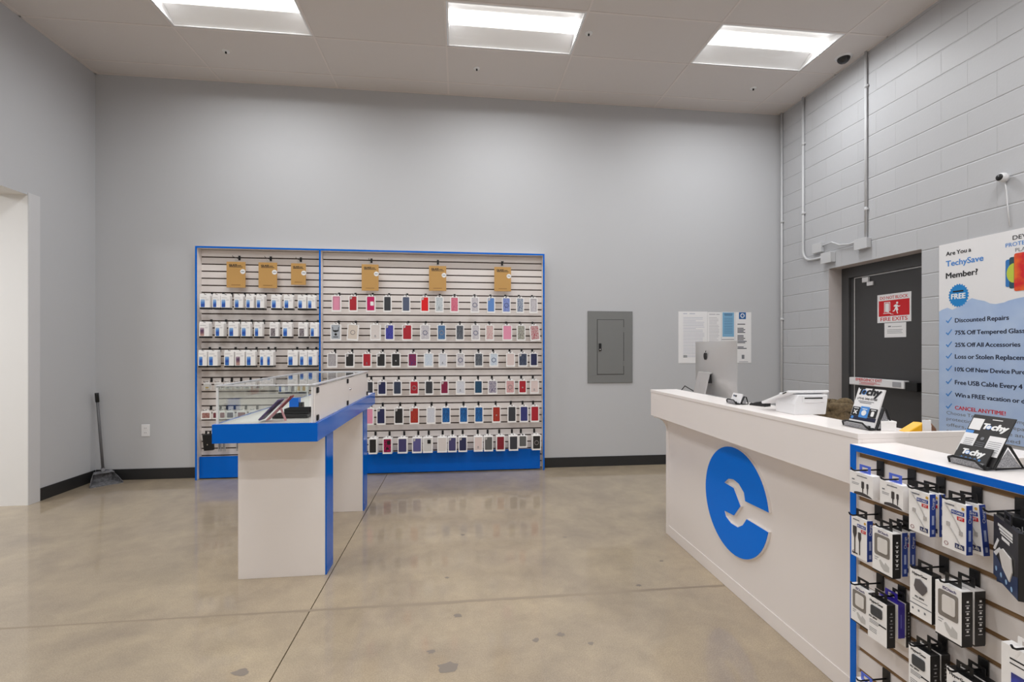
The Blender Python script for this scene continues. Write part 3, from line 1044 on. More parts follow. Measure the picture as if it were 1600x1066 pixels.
# ------------------------------------------------------------------ brown screen-glass cards of the top row
def kraft_card(x, w_, z0, z1, label, small=False):
    y = 5.30
    top = -0.040
    t = thing('screen_glass_package', label, 'screen protector', (x, y, z1 - top), 0, 'brown glass packs on the top row')
    h = z1 - top - z0
    m = MB().box(-w_ / 2, w_ / 2, 0, 0.010, -h, top)
    m.build('sleeve', KRAFT, t, bevel=0.0008, segs=1)
    m = MB().box(-0.014, -0.009, 0.004, 0.005, top - 0.004, 0.009).box(0.009, 0.014, 0.004, 0.005, top - 0.004, 0.009).box(-0.009, 0.009, 0.004, 0.005, 0.005, 0.009).box(-0.009, 0.009, 0.004, 0.005, top - 0.004, -0.01)
    m.build('clear_hang_tab', GLASS, t)
    text('lettering', 'GLASS', t, (-w_ * 0.36, -0.0006, top - 0.046), FRONT, INK, width=w_ * 0.42, bold=0.03)
    bars([(0, 0, w_ * 0.72, 0.006), (w_ * 0.45, 0.014, w_ * 0.2, 0.007)], (-w_ * 0.36, -0.0006, top - 0.057), FRONT).build('small_print', INK, t)
    bars([(0, 0, w_ * 0.5, 0.006)], (-w_ * 0.25, -0.0006, -h + 0.025), FRONT).build('bottom_print', mat('brown_ink', (140, 100, 50), 0.5), t)
    b = MB().prism(circle(0.026, 20), (w_ * 0.37, -0.0004, top - 0.103), *FRONT, (0, -0.0005, 0)).build('round_sticker', WHITEINK, t)
    bars([(-0.016, -0.003, 0.032, 0.007)], (w_ * 0.37, -0.0012, top - 0.103), FRONT).build('sticker_print', GREYINK, b)
    return t


GP = [(-2.356, 0.188, 2.041, 2.316), (-2.034, 0.188, 2.041, 2.315), (-1.72, 0.152, 2.081, 2.312), (-0.966, 0.18, 2.028, 2.316), (-0.233, 0.19, 2.036, 2.314), (0.496, 0.19, 2.041, 2.316)]
GL = ['first brown glass pack on the top row', 'second brown glass pack on the top row, narrow bay',
      'small brown glass pack on the top row, beside the blue divider', 'brown glass pack on the top row, first in the wide bay', 'brown glass pack on the top row, middle of the wide bay',
      'brown glass pack on the top row, nearest the breaker panel']
for (x, w_, z0, z1), lab in zip(GP, GL):
    kraft_card(x, w_, z0, z1, lab)
    hang_hook(x, z1 + 0.0425, 'black hook of the ' + lab, 'hooks of the top row')

# ------------------------------------------------------------------ boxed phone cases of the wide bay
COL = {
    'pink': ((232, 150, 178),), 'red': ((176, 34, 48),), 'magenta': ((200, 26, 98),), 'charcoal': ((58, 60, 66),), 'slate': ((86, 96, 120),),
    'brightred': ((226, 14, 20),), 'frost': ((214, 220, 224), (176, 186, 190)), 'rosemarble': ((224, 130, 150), (206, 92, 120)), 'clear': ((214, 210, 212), (186, 182, 190)),
    'skyblue': ((98, 142, 206),), 'periwinkle': ((150, 164, 216), (96, 118, 190)), 'wavegrey': ((190, 196, 204), (84, 104, 140)), 'silver': ((176, 182, 190),),
    'beige': ((218, 206, 194),), 'cream': ((222, 214, 210),), 'violetblue': ((76, 76, 178), (52, 56, 130)), 'tealblue': ((70, 106, 150), (96, 136, 176)),
    'blackfleck': ((52, 56, 64), (120, 126, 136)), 'floral': ((216, 204, 196), (206, 150, 156)), 'camo': ((190, 188, 176), (120, 122, 110)), 'redfloral': ((206, 190, 188), (178, 56, 76)),
    'greyclear': ((186, 182, 184), (160, 156, 160)), 'black': ((42, 41, 42),), 'purplered': ((150, 36, 62), (70, 46, 110)), 'iceblue': ((216, 224, 232), (192, 206, 222)),
    'ice': ((218, 220, 226), (204, 206, 216)), 'blush': ((224, 206, 202),), 'navyfleck': ((34, 42, 66), (86, 96, 120)), 'navy': ((42, 46, 84),), 'slatedark': ((56, 66, 86),),
    'maroon': ((132, 28, 66),), 'teal': ((24, 62, 92), (36, 84, 116)), 'camoviolet': ((196, 190, 196), (92, 82, 120)), 'rose': ((222, 178, 178), (200, 146, 148)),
    'redorange': ((160, 34, 34), (178, 62, 40)), 'glitter': ((14, 50, 104), (34, 122, 196)), 'bluenavy': ((54, 58, 120),), 'magentablack': ((196, 20, 96), (40, 24, 36)),
    'purplenavy': ((72, 68, 112),), 'purple': ((96, 92, 146),), 'whiteblack': ((212, 210, 208),), 'grey': ((98, 98, 98),), 'darkred': ((132, 28, 44),),
}
WORD = {'brightred': 'bright red', 'frost': 'frosted white', 'rosemarble': 'rose marbled', 'clear': 'clear', 'skyblue': 'sky blue', 'wavegrey': 'grey wave patterned', 'violetblue': 'violet blue',
        'tealblue': 'teal blue', 'blackfleck': 'black flecked', 'floral': 'pale floral', 'camo': 'green grey camouflage', 'redfloral': 'red floral', 'greyclear': 'grey see-through', 'purplered': 'purple and red',
        'iceblue': 'ice blue', 'ice': 'milky white', 'navyfleck': 'navy flecked', 'slatedark': 'dark slate', 'camoviolet': 'violet camouflage', 'redorange': 'orange red', 'glitter': 'glittery blue',
        'bluenavy': 'indigo', 'magentablack': 'magenta and black', 'purplenavy': 'dusky navy', 'whiteblack': 'white and black', 'darkred': 'dark red'}
for k, c in COL.items():
    if len(c) == 1:
        mat('case_' + k, c[0], 0.38)
    else:
        two_tone('case_' + k, c[0], c[1], 75 if k not in ('glitter', 'blackfleck', 'navyfleck') else 130, 0.34, 0.66, 0.38)

CASES = [
    ('A', 5.262, 1.791, 1.966, [(-1.313, 0.098, 'pink', 'emb'), (-1.138, 0.093, 'red', 'tag'), (-0.952, 0.099, 'magenta', 'tag2'), (-0.774, 0.089, 'charcoal', 'plain'), (-0.574, 0.09, 'slate', 'plain'), (-0.371, 0.094, 'brightred', 'tag'), (-0.212, 0.094, 'frost', 'mark'), (-0.046, 0.095, 'rosemarble', 'plain'), (0.18, 0.095, 'clear', 'ring'), (0.361, 0.092, 'skyblue', 'tag'), (0.534, 0.097, 'periwinkle', 'ring'), (0.69, 0.088, 'wavegrey', 'plain'), (0.844, 0.093, 'clear', 'emb')]) ,
    ('B', 5.262, 1.479, 1.656, [(-1.32, 0.111, 'silver', 'bowl'), (-1.135, 0.118, 'beige', 'ring_tilt'), (-0.902, 0.111, 'cream', 'mark'), (-0.752, 0.099, 'violetblue', 'tag'), (-0.562, 0.107, 'red', 'tag'), (-0.368, 0.108, 'clear', 'ring'), (-0.188, 0.098, 'tealblue', 'ring'), (0.014, 0.094, 'blackfleck', 'plain'), (0.189, 0.096, 'clear', 'ring'), (0.346, 0.097, 'floral', 'plain'), (0.544, 0.109, 'pink', 'plain'), (0.701, 0.1, 'camo', 'ring'), (0.85, 0.111, 'redfloral', 'tilt')]) ,
    ('C', 5.262, 1.186, 1.342, [(-1.358, 0.103, 'greyclear', 'emb'), (-1.174, 0.097, 'black', 'tag'), (-0.992, 0.096, 'red', 'mark'), (-0.842, 0.097, 'black', 'tag'), (-0.684, 0.1, 'black', 'dot'), (-0.505, 0.101, 'purplered', 'plain'), (-0.33, 0.105, 'iceblue', 'plain'), (-0.174, 0.095, 'ice', 'mark'), (0.02, 0.093, 'clear', 'ring'), (0.224, 0.097, 'blackfleck', 'plain'), (0.392, 0.099, 'iceblue', 'ring'), (0.582, 0.1, 'blush', 'plain'), (0.722, 0.105, 'navyfleck', 'tag'), (0.847, 0.09, 'navy', 'plain')]) ,
    ('D', 5.262, 0.88, 1.036, [(-0.948, 0.053, 'charcoal', 'mark'), (-0.832, 0.095, 'navy', 'tag'), (-0.668, 0.093, 'slatedark', 'plain'), (-0.487, 0.099, 'red', 'ring'), (-0.324, 0.093, 'charcoal', 'plain'), (-0.156, 0.091, 'maroon', 'tag'), (0.021, 0.104, 'ice', 'mark'), (0.22, 0.095, 'teal', 'plain'), (0.378, 0.106, 'camoviolet', 'plain'), (0.577, 0.104, 'rose', 'ring'), (0.718, 0.093, 'red', 'dot'), (0.854, 0.101, 'blush', 'mark')]) ,
    ('E', 5.262, 0.558, 0.742, [(-0.948, 0.053, 'pink', 'plain'), (-0.843, 0.096, 'navy', 'tag'), (-0.652, 0.1, 'black', 'tag'), (-0.485, 0.102, 'redorange', 'tag'), (-0.304, 0.1, 'ice', 'plain'), (-0.139, 0.1, 'glitter', 'plain'), (0.055, 0.098, 'glitter', 'plain'), (0.225, 0.1, 'glitter', 'plain'), (0.422, 0.097, 'redorange', 'dot'), (0.597, 0.1, 'charcoal', 'plain'), (0.734, 0.098, 'bluenavy', 'plain'), (0.858, 0.099, 'red', 'plain')]) ,
    ('F', 5.215, 0.25, 0.4, [(-0.922, 0.089, 'black', 'plain'), (-0.768, 0.098, 'magentablack', 'tag2'), (-0.607, 0.104, 'purplenavy', 'plain'), (-0.452, 0.105, 'purple', 'tag'), (-0.336, 0.105, 'whiteblack', 'tag2'), (-0.18, 0.106, 'cream', 'plain'), (-0.07, 0.096, 'purplenavy', 'tag'), (0.046, 0.096, 'navy', 'tag'), (0.217, 0.099, 'blush', 'mark'), (0.33, 0.101, 'grey', 'tag'), (0.464, 0.098, 'darkred', 'plain'), (0.61, 0.103, 'charcoal', 'plain'), (0.714, 0.096, 'grey', 'high'), (0.87, 0.101, 'black', 'ring')]) ,
]
BOXES = [
    ('1', 1.803, 1.965, [(-2.634, 0.103, 'b'), (-2.521, 0.076, 'b'), (-2.432, 0.094, 'b'), (-2.301, 0.092, 'b'), (-2.19, 0.077, 'b'), (-2.086, 0.077, 'b'), (-1.928, 0.099, 'b'), (-1.801, 0.097, 'b'), (-1.662, 0.092, 'b'), (-1.565, 0.086, 'b')]) ,
    ('2', 1.502, 1.674, [(-2.641, 0.099, 'p'), (-2.492, 0.089, 'b'), (-2.354, 0.1, 'b'), (-2.23, 0.097, 'b'), (-2.105, 0.078, 'b'), (-1.946, 0.091, 'g'), (-1.814, 0.099, 'b'), (-1.653, 0.098, 'g'), (-1.54, 0.074, 'b')]) ,
    ('3', 1.194, 1.377, [(-2.656, 0.087, 'b'), (-2.555, 0.094, 'b'), (-2.396, 0.099, 'b'), (-2.288, 0.098, 'p'), (-2.181, 0.096, 'b'), (-2.056, 0.077, 'b'), (-1.986, 0.065, 'b'), (-1.758, 0.105, 'b'), (-1.648, 0.085, 'b'), (-1.557, 0.094, 'b')]) ,
    ('4', 0.911, 1.073, [(-1.872, 0.058, 'b'), (-1.812, 0.049, 'w'), (-1.748, 0.065, 'g'), (-1.687, 0.046, 'o'), (-1.632, 0.049, 'o')]) ,
]
ROWNAME = {'A': 'top', 'B': 'second', 'C': 'third', 'D': 'fourth', 'E': 'fifth', 'F': 'bottom'}


def carton(mb, w_, h, t_, top=0.009, tab=0.021, mi=0, hole=0.011, tabw=None):
    """A carton that hangs from its punched tab; the hang point is the origin."""
    tw = (tabw or min(w_ * 0.5, 0.05)) / 2
    zb = top - tab
    mb.box(-w_ / 2, w_ / 2, 0, t_, top - h, zb, mi)
    y0, y1 = t_ / 2 - 0.0012, t_ / 2 + 0.0012
    mb.box(-tw, -hole, y0, y1, zb, top, mi).box(hole, tw, y0, y1, zb, top, mi)
    mb.box(-hole, hole, y0, y1, 0.0065, top, mi).box(-hole, hole, y0, y1, zb, -0.005, mi)
    return mb


def case_package(x, y, zh, w_, h, colr, style, label, group):
    roll = {'tilt': R(-5), 'ring_tilt': R(4)}.get(style, 0.0)
    t = thing('phone_case_package', label, 'phone case', (x, y, zh), 0, group, roll)
    top, tab = 0.009, 0.017
    body = carton(MB(), w_, h, 0.022, tab=tab)
    zb, zt = top - h, top - tab
    b, bb = 0.010, 0.016
    for q in ((-w_ / 2, -w_ / 2 + b, zb, zt), (w_ / 2 - b, w_ / 2, zb, zt)):
        body.box(q[0], q[1], -0.004, 0, q[2], q[3])
    body.box(-w_ / 2 + b, w_ / 2 - b, -0.004, 0, zb, zb + bb).box(-w_ / 2 + b, w_ / 2 - b, -0.004, 0, zt - 0.006, zt)
    body.build('carton', CARD, t)
    cw, ch = w_ - 2 * b - 0.002, h - tab - bb - 0.008
    cz = (zb + bb + zt - 0.006) / 2
    m = MATS['case_' + colr]
    p = MB().prism(rrect(cw, ch, 0.008, 4, (0, cz)), (0, 0, 0), *FRONT, (0, -0.003, 0)).build('phone_case', m, t)
    yy = -0.0032
    dark = INK if sum(COL[colr][0]) > 330 else GREYINK
    if style in ('ring', 'ring_tilt'):
        MB().lathe([(0.0195, 0), (0.0195, -0.0012), (0.0255, -0.0012), (0.0255, 0)], (0, yy, cz - 0.004), 24, 0, 'y').build('magnet_ring', mat('ring_print', (74, 82, 124), 0.4) if colr in ('clear', 'periwinkle', 'iceblue') else mat('ring_soft', (150, 140, 140), 0.4), p)
    if style in ('tag', 'tag2'):
        q = MB()
        if style == 'tag':
            q.prism([(-cw / 2 + 0.004, cz + ch / 2 - 0.03), (-cw / 2 + 0.004, cz + ch / 2 - 0.003), (-cw / 2 + 0.026, cz + ch / 2 - 0.003), (-cw / 2 + 0.022, cz + ch / 2 - 0.026)], (0, yy, 0), *FRONT, (0, -0.0006, 0))
            q.build('tag_sticker', mat('tag_print', (196, 192, 190), 0.4), p)
        else:
            mm = BLACK if colr != 'magenta' else CARD
            zz = cz if colr == 'magenta' else cz + ch * 0.24
            q.prism(rrect(0.036, 0.044, 0.006, 3, (0.014, zz)), (0, yy, 0), *FRONT, (0, -0.0006, 0))
            q.build('camera_window', mm, p)
            if colr == 'magentablack':
                MB().prism(circle(0.014, 18, (0, cz - 0.03)), (0, yy, 0), *FRONT, (0, -0.0006, 0)).build('grip_disc', BLACK, p)
    if style == 'dot':
        MB().prism(circle(0.008, 14, (0, cz - 0.01)), (0, yy, 0), *FRONT, (0, -0.0005, 0)).build('round_mark', mat('dot_print', (190, 120, 60) if colr == 'redorange' else (170, 170, 170), 0.4), p)
    if style == 'mark':
        bars([(0, 0, 0.02, 0.006), (0.003, 0.012, 0.012, 0.01)], (-0.012, yy, cz - ch * 0.36), FRONT).build('print', GREYINK, p)
    if style == 'emb':
        q = MB()
        for a in ((-cw / 2 + 0.006, -cw / 2 + 0.008), (cw / 2 - 0.008, cw / 2 - 0.006)):
            q.box(a[0], a[1], yy - 0.001, yy, cz - ch / 2 + 0.01, cz + ch / 2 - 0.01)
        q.box(-cw / 2 + 0.008, cw / 2 - 0.008, yy - 0.001, yy, cz + ch / 2 - 0.012, cz + ch / 2 - 0.01)
        q.build('raised_border', mat('border_print', (120, 112, 116), 0.4), p)
    if style == 'bowl':
        q = MB().prism([(-0.036, cz + 0.055), (-0.03, cz + 0.055), (-0.026, cz + 0.02), (0.024, cz + 0.02), (0.028, cz + 0.055), (0.034, cz + 0.055), (0.03, cz + 0.008), (-0.006, cz - 0.004), (-0.03, cz + 0.008)], (0, yy, 0), *FRONT, (0, -0.0006, 0))
        q.prism(circle(0.014, 9, (0, cz - 0.026)), (0, yy, 0), *FRONT, (0, -0.0006, 0))
        q.box(-0.026, 0.026, yy - 0.0006, yy, cz - 0.058, cz - 0.05)
        q.build('print', INK, p)
    return t


for row, yf, z0, z1, items in CASES:
    rn = ROWNAME[row]
    z1 = (0.418 if row == 'F' else z1) + 0.014
    grp = f'boxed phone cases of the {rn} row'
    n = len(items)
    for k, (x, w_, colr, style) in enumerate(items):
        dz = 0.028 if style == 'high' else 0.0
        zl = z0 + (0.03 if style == 'high' else 0.0)
        if k == 0 and row in 'DE':
            x, w_ = x - 0.02, 0.094
        if k < n / 2:
            where = (f'{ORD[k]} from the blue divider' if row in 'ABC' else f'{ORD[k]} from the display table') if k else 'beside the blue divider' if row in 'ABC' else 'beside the display table'
        else:
            where = f'{ORD[n - 1 - k]} from the breaker end' if k < n - 1 else 'at the breaker end'
        word = WORD.get(colr, colr)
        lab = f'boxed {word} phone case, {where} of the {rn} case row'
        zh = z1 - 0.009
        case_package(x, yf, zh, w_, z1 - zl, colr, style, lab, grp)
        hang_hook(x, zh + 0.0026, f'black hook of the phone case {where}, {rn} case row', f'hooks of the {rn} case row')
        if row == 'F' and style != 'high':
            for q in range(3 if k == 0 else 2):
                tt = thing('phone_case_package', f'case, {ORD[q + 1]} layer behind the {word} one {where}, bottom row', 'phone case', (x, yf + 0.027 * (q + 1), zh), 0, grp)
                carton(MB(), w_, z1 - zl, 0.022, tab=0.017).build('carton', CARD, tt)

# ------------------------------------------------------------------ white boxes of the narrow bay
PIC = {
    'b': upward('blue_swirl_print', [(0.0, (40, 110, 190)), (0.35, (28, 70, 170)), (0.6, (76, 140, 214)), (1.0, (160, 190, 226))], -0.135, -0.05),
    'p': upward('plum_swirl_print', [(0.0, (190, 150, 140)), (0.35, (110, 70, 90)), (0.6, (90, 60, 96)), (1.0, (200, 180, 190))], -0.135, -0.05),
    'g': two_tone('grey_phone_print', (104, 96, 102), (150, 142, 146), 70, 0.4, 0.6),
    'w': mat('faint_print', (206, 204, 214), 0.5), 'o': mat('gold_print', (214, 186, 140), 0.5),
}
BOXNAME = {'1': 'top', '2': 'second', '3': 'third', '4': 'fourth'}
PICWORD = {'b': 'blue', 'p': 'plum', 'g': 'grey', 'w': 'pale', 'o': 'gold'}
random.seed(11)
for row, z0, z1, items in BOXES:
    rn = BOXNAME[row]
    grp = f'white boxes of the {rn} row'
    n = len(items)
    for k, (x, w_, pic) in enumerate(items):
        if k < n / 2:
            where = f'{ORD[k]} from the outer edge' if row != '4' else f'{ORD[k]} above the showcase'
        else:
            where = f'{ORD[n - 1 - k]} from the blue divider' if k < n - 1 else 'beside the blue divider'
        lab = f'white box with {PICWORD[pic]} phone picture, {where}, {rn} box row'
        tilt = row == '3' and k == 6
        zh, yf = z1 - 0.009, 5.235 if not tilt else 5.232
        h = z1 - z0
        w_ = w_ - 0.004 if w_ > 0.08 else max(w_ + 0.002, 0.06)
        if k + 1 < n:      # boxes hang free of their neighbours
            gap = items[k + 1][0] - x
            w_ = min(w_, gap * 0.98 if gap < 0.1 else w_)
        t = thing('accessory_box', lab, 'box', (x, yf, zh), 0, grp)
        carton(MB(), w_, h - 0.018, 0.017, tab=0.018, tabw=w_).build('carton', CARD, t)
        MB().box(-w_ / 2, w_ / 2, 0.0002, 0.017, 0.009 - h, 0.009 - h + 0.0178).build('black_base', BLACK, t)['label'] = 'black base band'
        pw = 0.4 * w_
        if pic in 'wo':
            q = MB().box(-w_ * 0.4, w_ * 0.1, -0.0008, -0.0001, 0.009 - h + 0.03, 0.009 - h + 0.1)
        elif pic == 'g':
            q = MB().prism(rrect(0.52 * w_, h * 0.48, 0.006, 3, (-w_ * 0.12, 0.009 - h + 0.02 + h * 0.25)), (0, -0.0001, 0), *FRONT, (0, -0.0007, 0))
        else:
            q = MB().prism(rrect(pw, h * 0.5, 0.006, 3, (-w_ * 0.2, 0.009 - h + 0.02 + h * 0.26)), (0, -0.0001, 0), *FRONT, (0, -0.0007, 0))
        q.build('phone_picture', PIC[pic], t)
        bars([(-0.4 * w_, -0.034, 0.6 * w_, 0.004), (0.08 * w_, -0.05, 0.3 * w_, 0.003), (0.08 * w_, -0.06, 0.3 * w_, 0.003)], (0, -0.0004, 0), FRONT).build('small_print', mat('soft_print', (180, 178, 182), 0.5), t)
        hang_hook(x, zh + 0.0026, f'black hook of the box {where}, {rn} box row', f'hooks of the {rn} box row')
        for q in range(random.choice((2, 2, 3)) if row != '4' else 1):
            tt = thing('accessory_box', f'white box, {ORD[q + 1]} layer behind the one {where}, {rn} box row', 'box', (x, yf + 0.0185 * (q + 1), zh), 0, grp)
            carton(MB(), w_, h - 0.018, 0.017, tab=0.018, tabw=w_).build('carton', CARD, tt)
            MB().box(-w_ / 2, w_ / 2, 0.0002, 0.017, 0.009 - h, 0.009 - h + 0.0178).build('black_base', BLACK, tt)['label'] = 'black base band'

# ------------------------------------------------------------------ small packs low on the narrow bay
BLIS = mat('cloudy_blister', (198, 196, 192), 0.2)
for k, (x, w_) in enumerate([(-2.64, 0.078), (-2.529, 0.083), (-2.434, 0.072), (-2.338, 0.073), (-2.242, 0.073), (-2.132, 0.09)]):
    zh = 1.04
    t = thing('blister_pack', f'small clear blister pack, {ORD[k]} from the outer edge, under the three box rows', 'pack', (x, 5.30, zh), 0, 'clear blister packs')
    carton(MB(), w_, 0.095, 0.002).build('backing_card', CARD, t)
    MB().prism(rrect(w_ * 0.8, 0.06, 0.008, 3, (0, -0.05)), (0, 0, 0), *FRONT, (0, -0.016, 0)).build('bubble', BLIS, t, bevel=0.003)
    MB().prism(rrect(w_ * 0.4, 0.016, 0.004, 3, (0.004, -0.06)), (0, -0.0162, 0), *FRONT, (0, -0.001, 0)).build('insert', mat('gold_insert', (190, 166, 110), 0.4, 0.4) if k == 0 else GREYINK, t)
    hang_hook(x, zh + 0.0026, f'black hook of the {ORD[k]} clear blister pack', 'hooks of the blister packs')
for k, (x, w_) in enumerate([(-2.645, 0.097), (-2.548, 0.062), (-2.482, 0.058), (-2.405, 0.078), (-2.29, 0.098), (-2.173, 0.088)]):
    zh = 0.742
    t = thing('watch_band_package', f'small white pack with reddish window, {ORD[k]} from the outer edge, low row', 'pack', (x, 5.28, zh), 0, 'small reddish packs')
    carton(MB(), w_, 0.105, 0.014).build('carton', CARD, t)
    m = [two_tone('russet_print', (150, 96, 90), (176, 140, 134), 60), mat('plum_window', (120, 60, 70), 0.3), mat('plum_window', (0, 0, 0)), mat('grey_window', (92, 88, 96), 0.3), mat('rust_window', (134, 88, 88), 0.3), mat('pale_window', (170, 164, 170), 0.3)][k]
    MB().prism(rrect(w_ * 0.76, 0.054, 0.005, 3, (0, -0.055)), (0, 0, 0), *FRONT, (0, -0.002, 0)).build('window', m, t)
    hang_hook(x, zh + 0.0026, f'black hook of the {ORD[k]} small reddish pack', 'hooks of the small reddish packs')
t = thing('pouch', 'black hanging pouch with a silver snap at the outer foot of the narrow bay', 'pouch', (-2.62, 5.26, 0.512))
MB().prism([(-0.055, -0.02), (0.05, -0.02), (0.056, -0.19), (-0.038, -0.196)], (0, 0, 0), *FRONT, (0, 0.035, 0)).build('body', BLACK, t, bevel=0.006)
MB().box(-0.03, -0.012, 0.014, 0.018, -0.02, 0.01).box(0.012, 0.03, 0.014, 0.018, -0.02, 0.01).box(-0.03, 0.03, 0.014, 0.018, 0.008, 0.014).build('hanging_loop', BLACK, t)
MB().prism(circle(0.007, 12, (0.0, -0.13)), (0, 0, 0), *FRONT, (0, -0.002, 0)).build('snap', CHROME, t)
hang_hook(-2.62, 0.5165, 'black hook holding the black pouch', None)
for k, (x, w_) in enumerate([(-2.505, 0.03), (-2.462, 0.022), (-2.322, 0.034)]):
    zh = 0.512
    t = thing('cable_pack', f'slim silver cable pack, {ORD[k]} beside the black pouch', 'pack', (x, 5.27, zh), 0, 'silver cable packs')
    carton(MB(), w_, 0.215, 0.012, hole=0.006, tabw=0.022).build('sleeve', mat('silver_card', (176, 176, 180), 0.3, 0.4), t)
    MB().box(-w_ * 0.28, w_ * 0.28, -0.003, -0.0002, -0.18, -0.05).build('window', mat('smoke_window', (110, 110, 112), 0.2), t)
    hang_hook(x, zh + 0.0026, f'black hook of the {ORD[k]} slim silver cable pack', 'hooks of the silver cable packs')

# ================================================================== display table with the glass showcase
TX0, TX1, TY0, TY1, TZ0, TZ1 = -1.340, -0.785, 2.735, 4.556, 0.872, 0.976
t = thing('display_table', 'white display table on two slab legs with a blue apron, in front of the slatwall', 'table', (-1.06, 3.645, 0))
O = Vector(t.location)
ap = MB()
e = 0.018
for x0, x1, y0, y1 in ((TX0, TX1, TY0, TY0 + e), (TX0, TX1, TY1 - e, TY1), (TX0, TX0 + e, TY0 + e, TY1 - e), (TX1 - e, TX1, TY0 + e, TY1 - e)):
    ap.box(x0 - O.x, x1 - O.x, y0 - O.y, y1 - O.y, TZ0, TZ1)
ap.build('apron', BLUE, t, bevel=0.001)['label'] = 'blue apron'
MB().box(TX0 + e - O.x, TX1 - e - O.x, TY0 + e - O.y, TY1 - e - O.y, TZ0 + 0.002, TZ1 - 0.001).build('deck', WHITE, t)
for y0 in (3.0, 4.14):
    p = MB().box(-1.318 - O.x, -0.816 - O.x, y0 - O.y, y0 + 0.155 - O.y, 0, TZ0 + 0.002).build('slab_leg', WHITE, t, bevel=0.001)
    MB().box(-0.8159 - O.x, -0.808 - O.x, y0 + 0.001 - O.y, y0 + 0.155 - O.y, 0.001, TZ0 + 0.001).build('edge_panel', BLUE, p)['label'] = 'blue edge panel'
    MB().box(-1.322 - O.x, -1.3181 - O.x, y0 + 0.001 - O.y, y0 + 0.155 - O.y, 0.001, TZ0 + 0.001).build('edge_strip', WHITE2, p)

GX0, GX1, GY0, GY1, GZ0, GZ1 = -1.322, -0.803, 2.742, 4.30, 0.9765, 1.19
t = thing('glass_showcase', 'low glass showcase with white back doors and black clamps on the display table', 'showcase', (-1.06, 3.52, GZ0))
O = Vector(t.location)
H = GZ1 - GZ0


def L(x0, x1, y0, y1, z0, z1):
    return (x0 - O.x, x1 - O.x, y0 - O.y, y1 - O.y, z0, z1)


MB().box(*L(GX0 + 0.012, GX1 - 0.03, GY0, GY0 + 0.005, 0.001, H - 0.012)).build('front_pane', GLASS, t)
MB().box(*L(GX0, GX0 + 0.005, GY0 + 0.012, GY1 - 0.012, 0.001, H - 0.012)).build('side_pane', GLASS, t)
MB().box(*L(GX0 + 0.012, GX1 - 0.03, GY1 - 0.005, GY1, 0.001, H - 0.012)).build('end_pane', GLASS, t)
MB().box(*L(GX0, GX1 + 0.002, GY0, GY1, H - 0.0115, H - 0.0055)).build('top_pane', GLASS, t)
for x, y in ((GX0 + 0.005, GY0 + 0.005), (GX1 - 0.013, GY0 + 0.005), (GX0 + 0.005, GY1 - 0.005), (GX1 - 0.013, GY1 - 0.005)):
    MB().box(*L(x - 0.005, x + 0.005, y - 0.005, y + 0.005, 0, H - 0.012)).build('corner_post', WPLASTIC, t)
tr = MB()
tr.box(*L(GX1 - 0.016, GX1 + 0.006, GY0 - 0.003, GY1 + 0.003, H - 0.005, H + 0.004))
tr.box(*L(GX0 - 0.003, GX1 - 0.016, GY0 - 0.003, GY0 + 0.009, H - 0.005, H + 0.001))
tr.box(*L(GX0 - 0.003, GX1 - 0.016, GY1 - 0.009, GY1 + 0.003, H - 0.005, H + 0.001))
tr.box(*L(GX0 - 0.003, GX0 + 0.009, GY0 + 0.009, GY1 - 0.009, H - 0.005, H + 0.001))
tr.build('top_rail', RAIL, t, bevel=0.0015)
MB().box(*L(GX1 - 0.004, GX1 + 0.004, GY0 - 0.003, GY1 + 0.003, 0.0005, 0.004)).build('bottom_rail', RAIL, t)
for y0, y1 in ((GY0 + 0.005, 3.568), (3.572, GY1 - 0.002)):
    d = MB().box(*L(GX1 - 0.007, GX1, y0, y1, 0.005, H - 0.012)).build('back_door', WHITE, t)
    if y0 < 3:
        continue
    MB().lathe([(0.0, 0.012), (0.007, 0.012), (0.008, 0.0)], (GX1 - O.x, 3.60 - O.y, 0.115), 12, 0, 'x').build('lock', CHROME, d)
for y in (2.79, 3.52, 4.25):
    for z in (0.022, H - 0.034):
        MB().obox((GX1 + 0.004 - O.x, y - O.y, z), (0.005, 0, 0), (0, 0.016, 0), (0, 0, 0.017)).build('clamp', BLACK, t, bevel=0.006, segs=3)
# goods in the showcase, standing on its white deck
zd = 0.9765
t = thing('phone_case', 'dark violet phone case leaning on a rose stand inside the showcase', 'phone case', (-1.13, 2.84, zd), 0)
a = Vector((0.115, 0, 0.12)).normalized()
nrm = Vector((-a.z, 0, a.x))
MB().obox(Vector((0.005, 0, 0.009)) + a * 0.08, a * 0.08, (0, 0.04, 0), nrm * 0.006).build('shell', two_tone('violet_case', (66, 58, 100), (96, 70, 120), 40), t, bevel=0.005, segs=3)
MB().obox(Vector((0.005, 0, 0.009)) + a * 0.125 + nrm * 0.0068, a * 0.022, (0, 0.02, 0), nrm * 0.001).build('camera_window', BLACK, t)
t = thing('phone_stand', 'rose pink phone stand behind the violet case in the showcase', 'phone stand', (-1.075, 2.84, zd), 0)
ROSE = mat('rose_plastic', (216, 150, 158), 0.35)
b0 = Vector((-0.014, 0, 0.006))
MB().obox(b0 + a * 0.09, a * 0.09, (0, 0.03, 0), nrm * 0.003).build('back_plate', ROSE, t, bevel=0.002)
MB().obox((0.07, 0, 0.038), (0.014, 0, -0.037), (0, 0.012, 0), (0.002, 0, 0.001)).build('rear_leg', ROSE, t, bevel=0.001)
for s_ in (-1, 1):
    MB().obox(b0 + a * 0.14 + Vector((0.004, s_ * 0.018, 0.0)), a * 0.05, (0, 0.004, 0), nrm * 0.004).build('rail', mat('dark_rose', (150, 52, 66), 0.35), t)
t = thing('accessory_box', 'small bright blue box standing on the showcase deck', 'box', (-1.12, 3.36, zd))
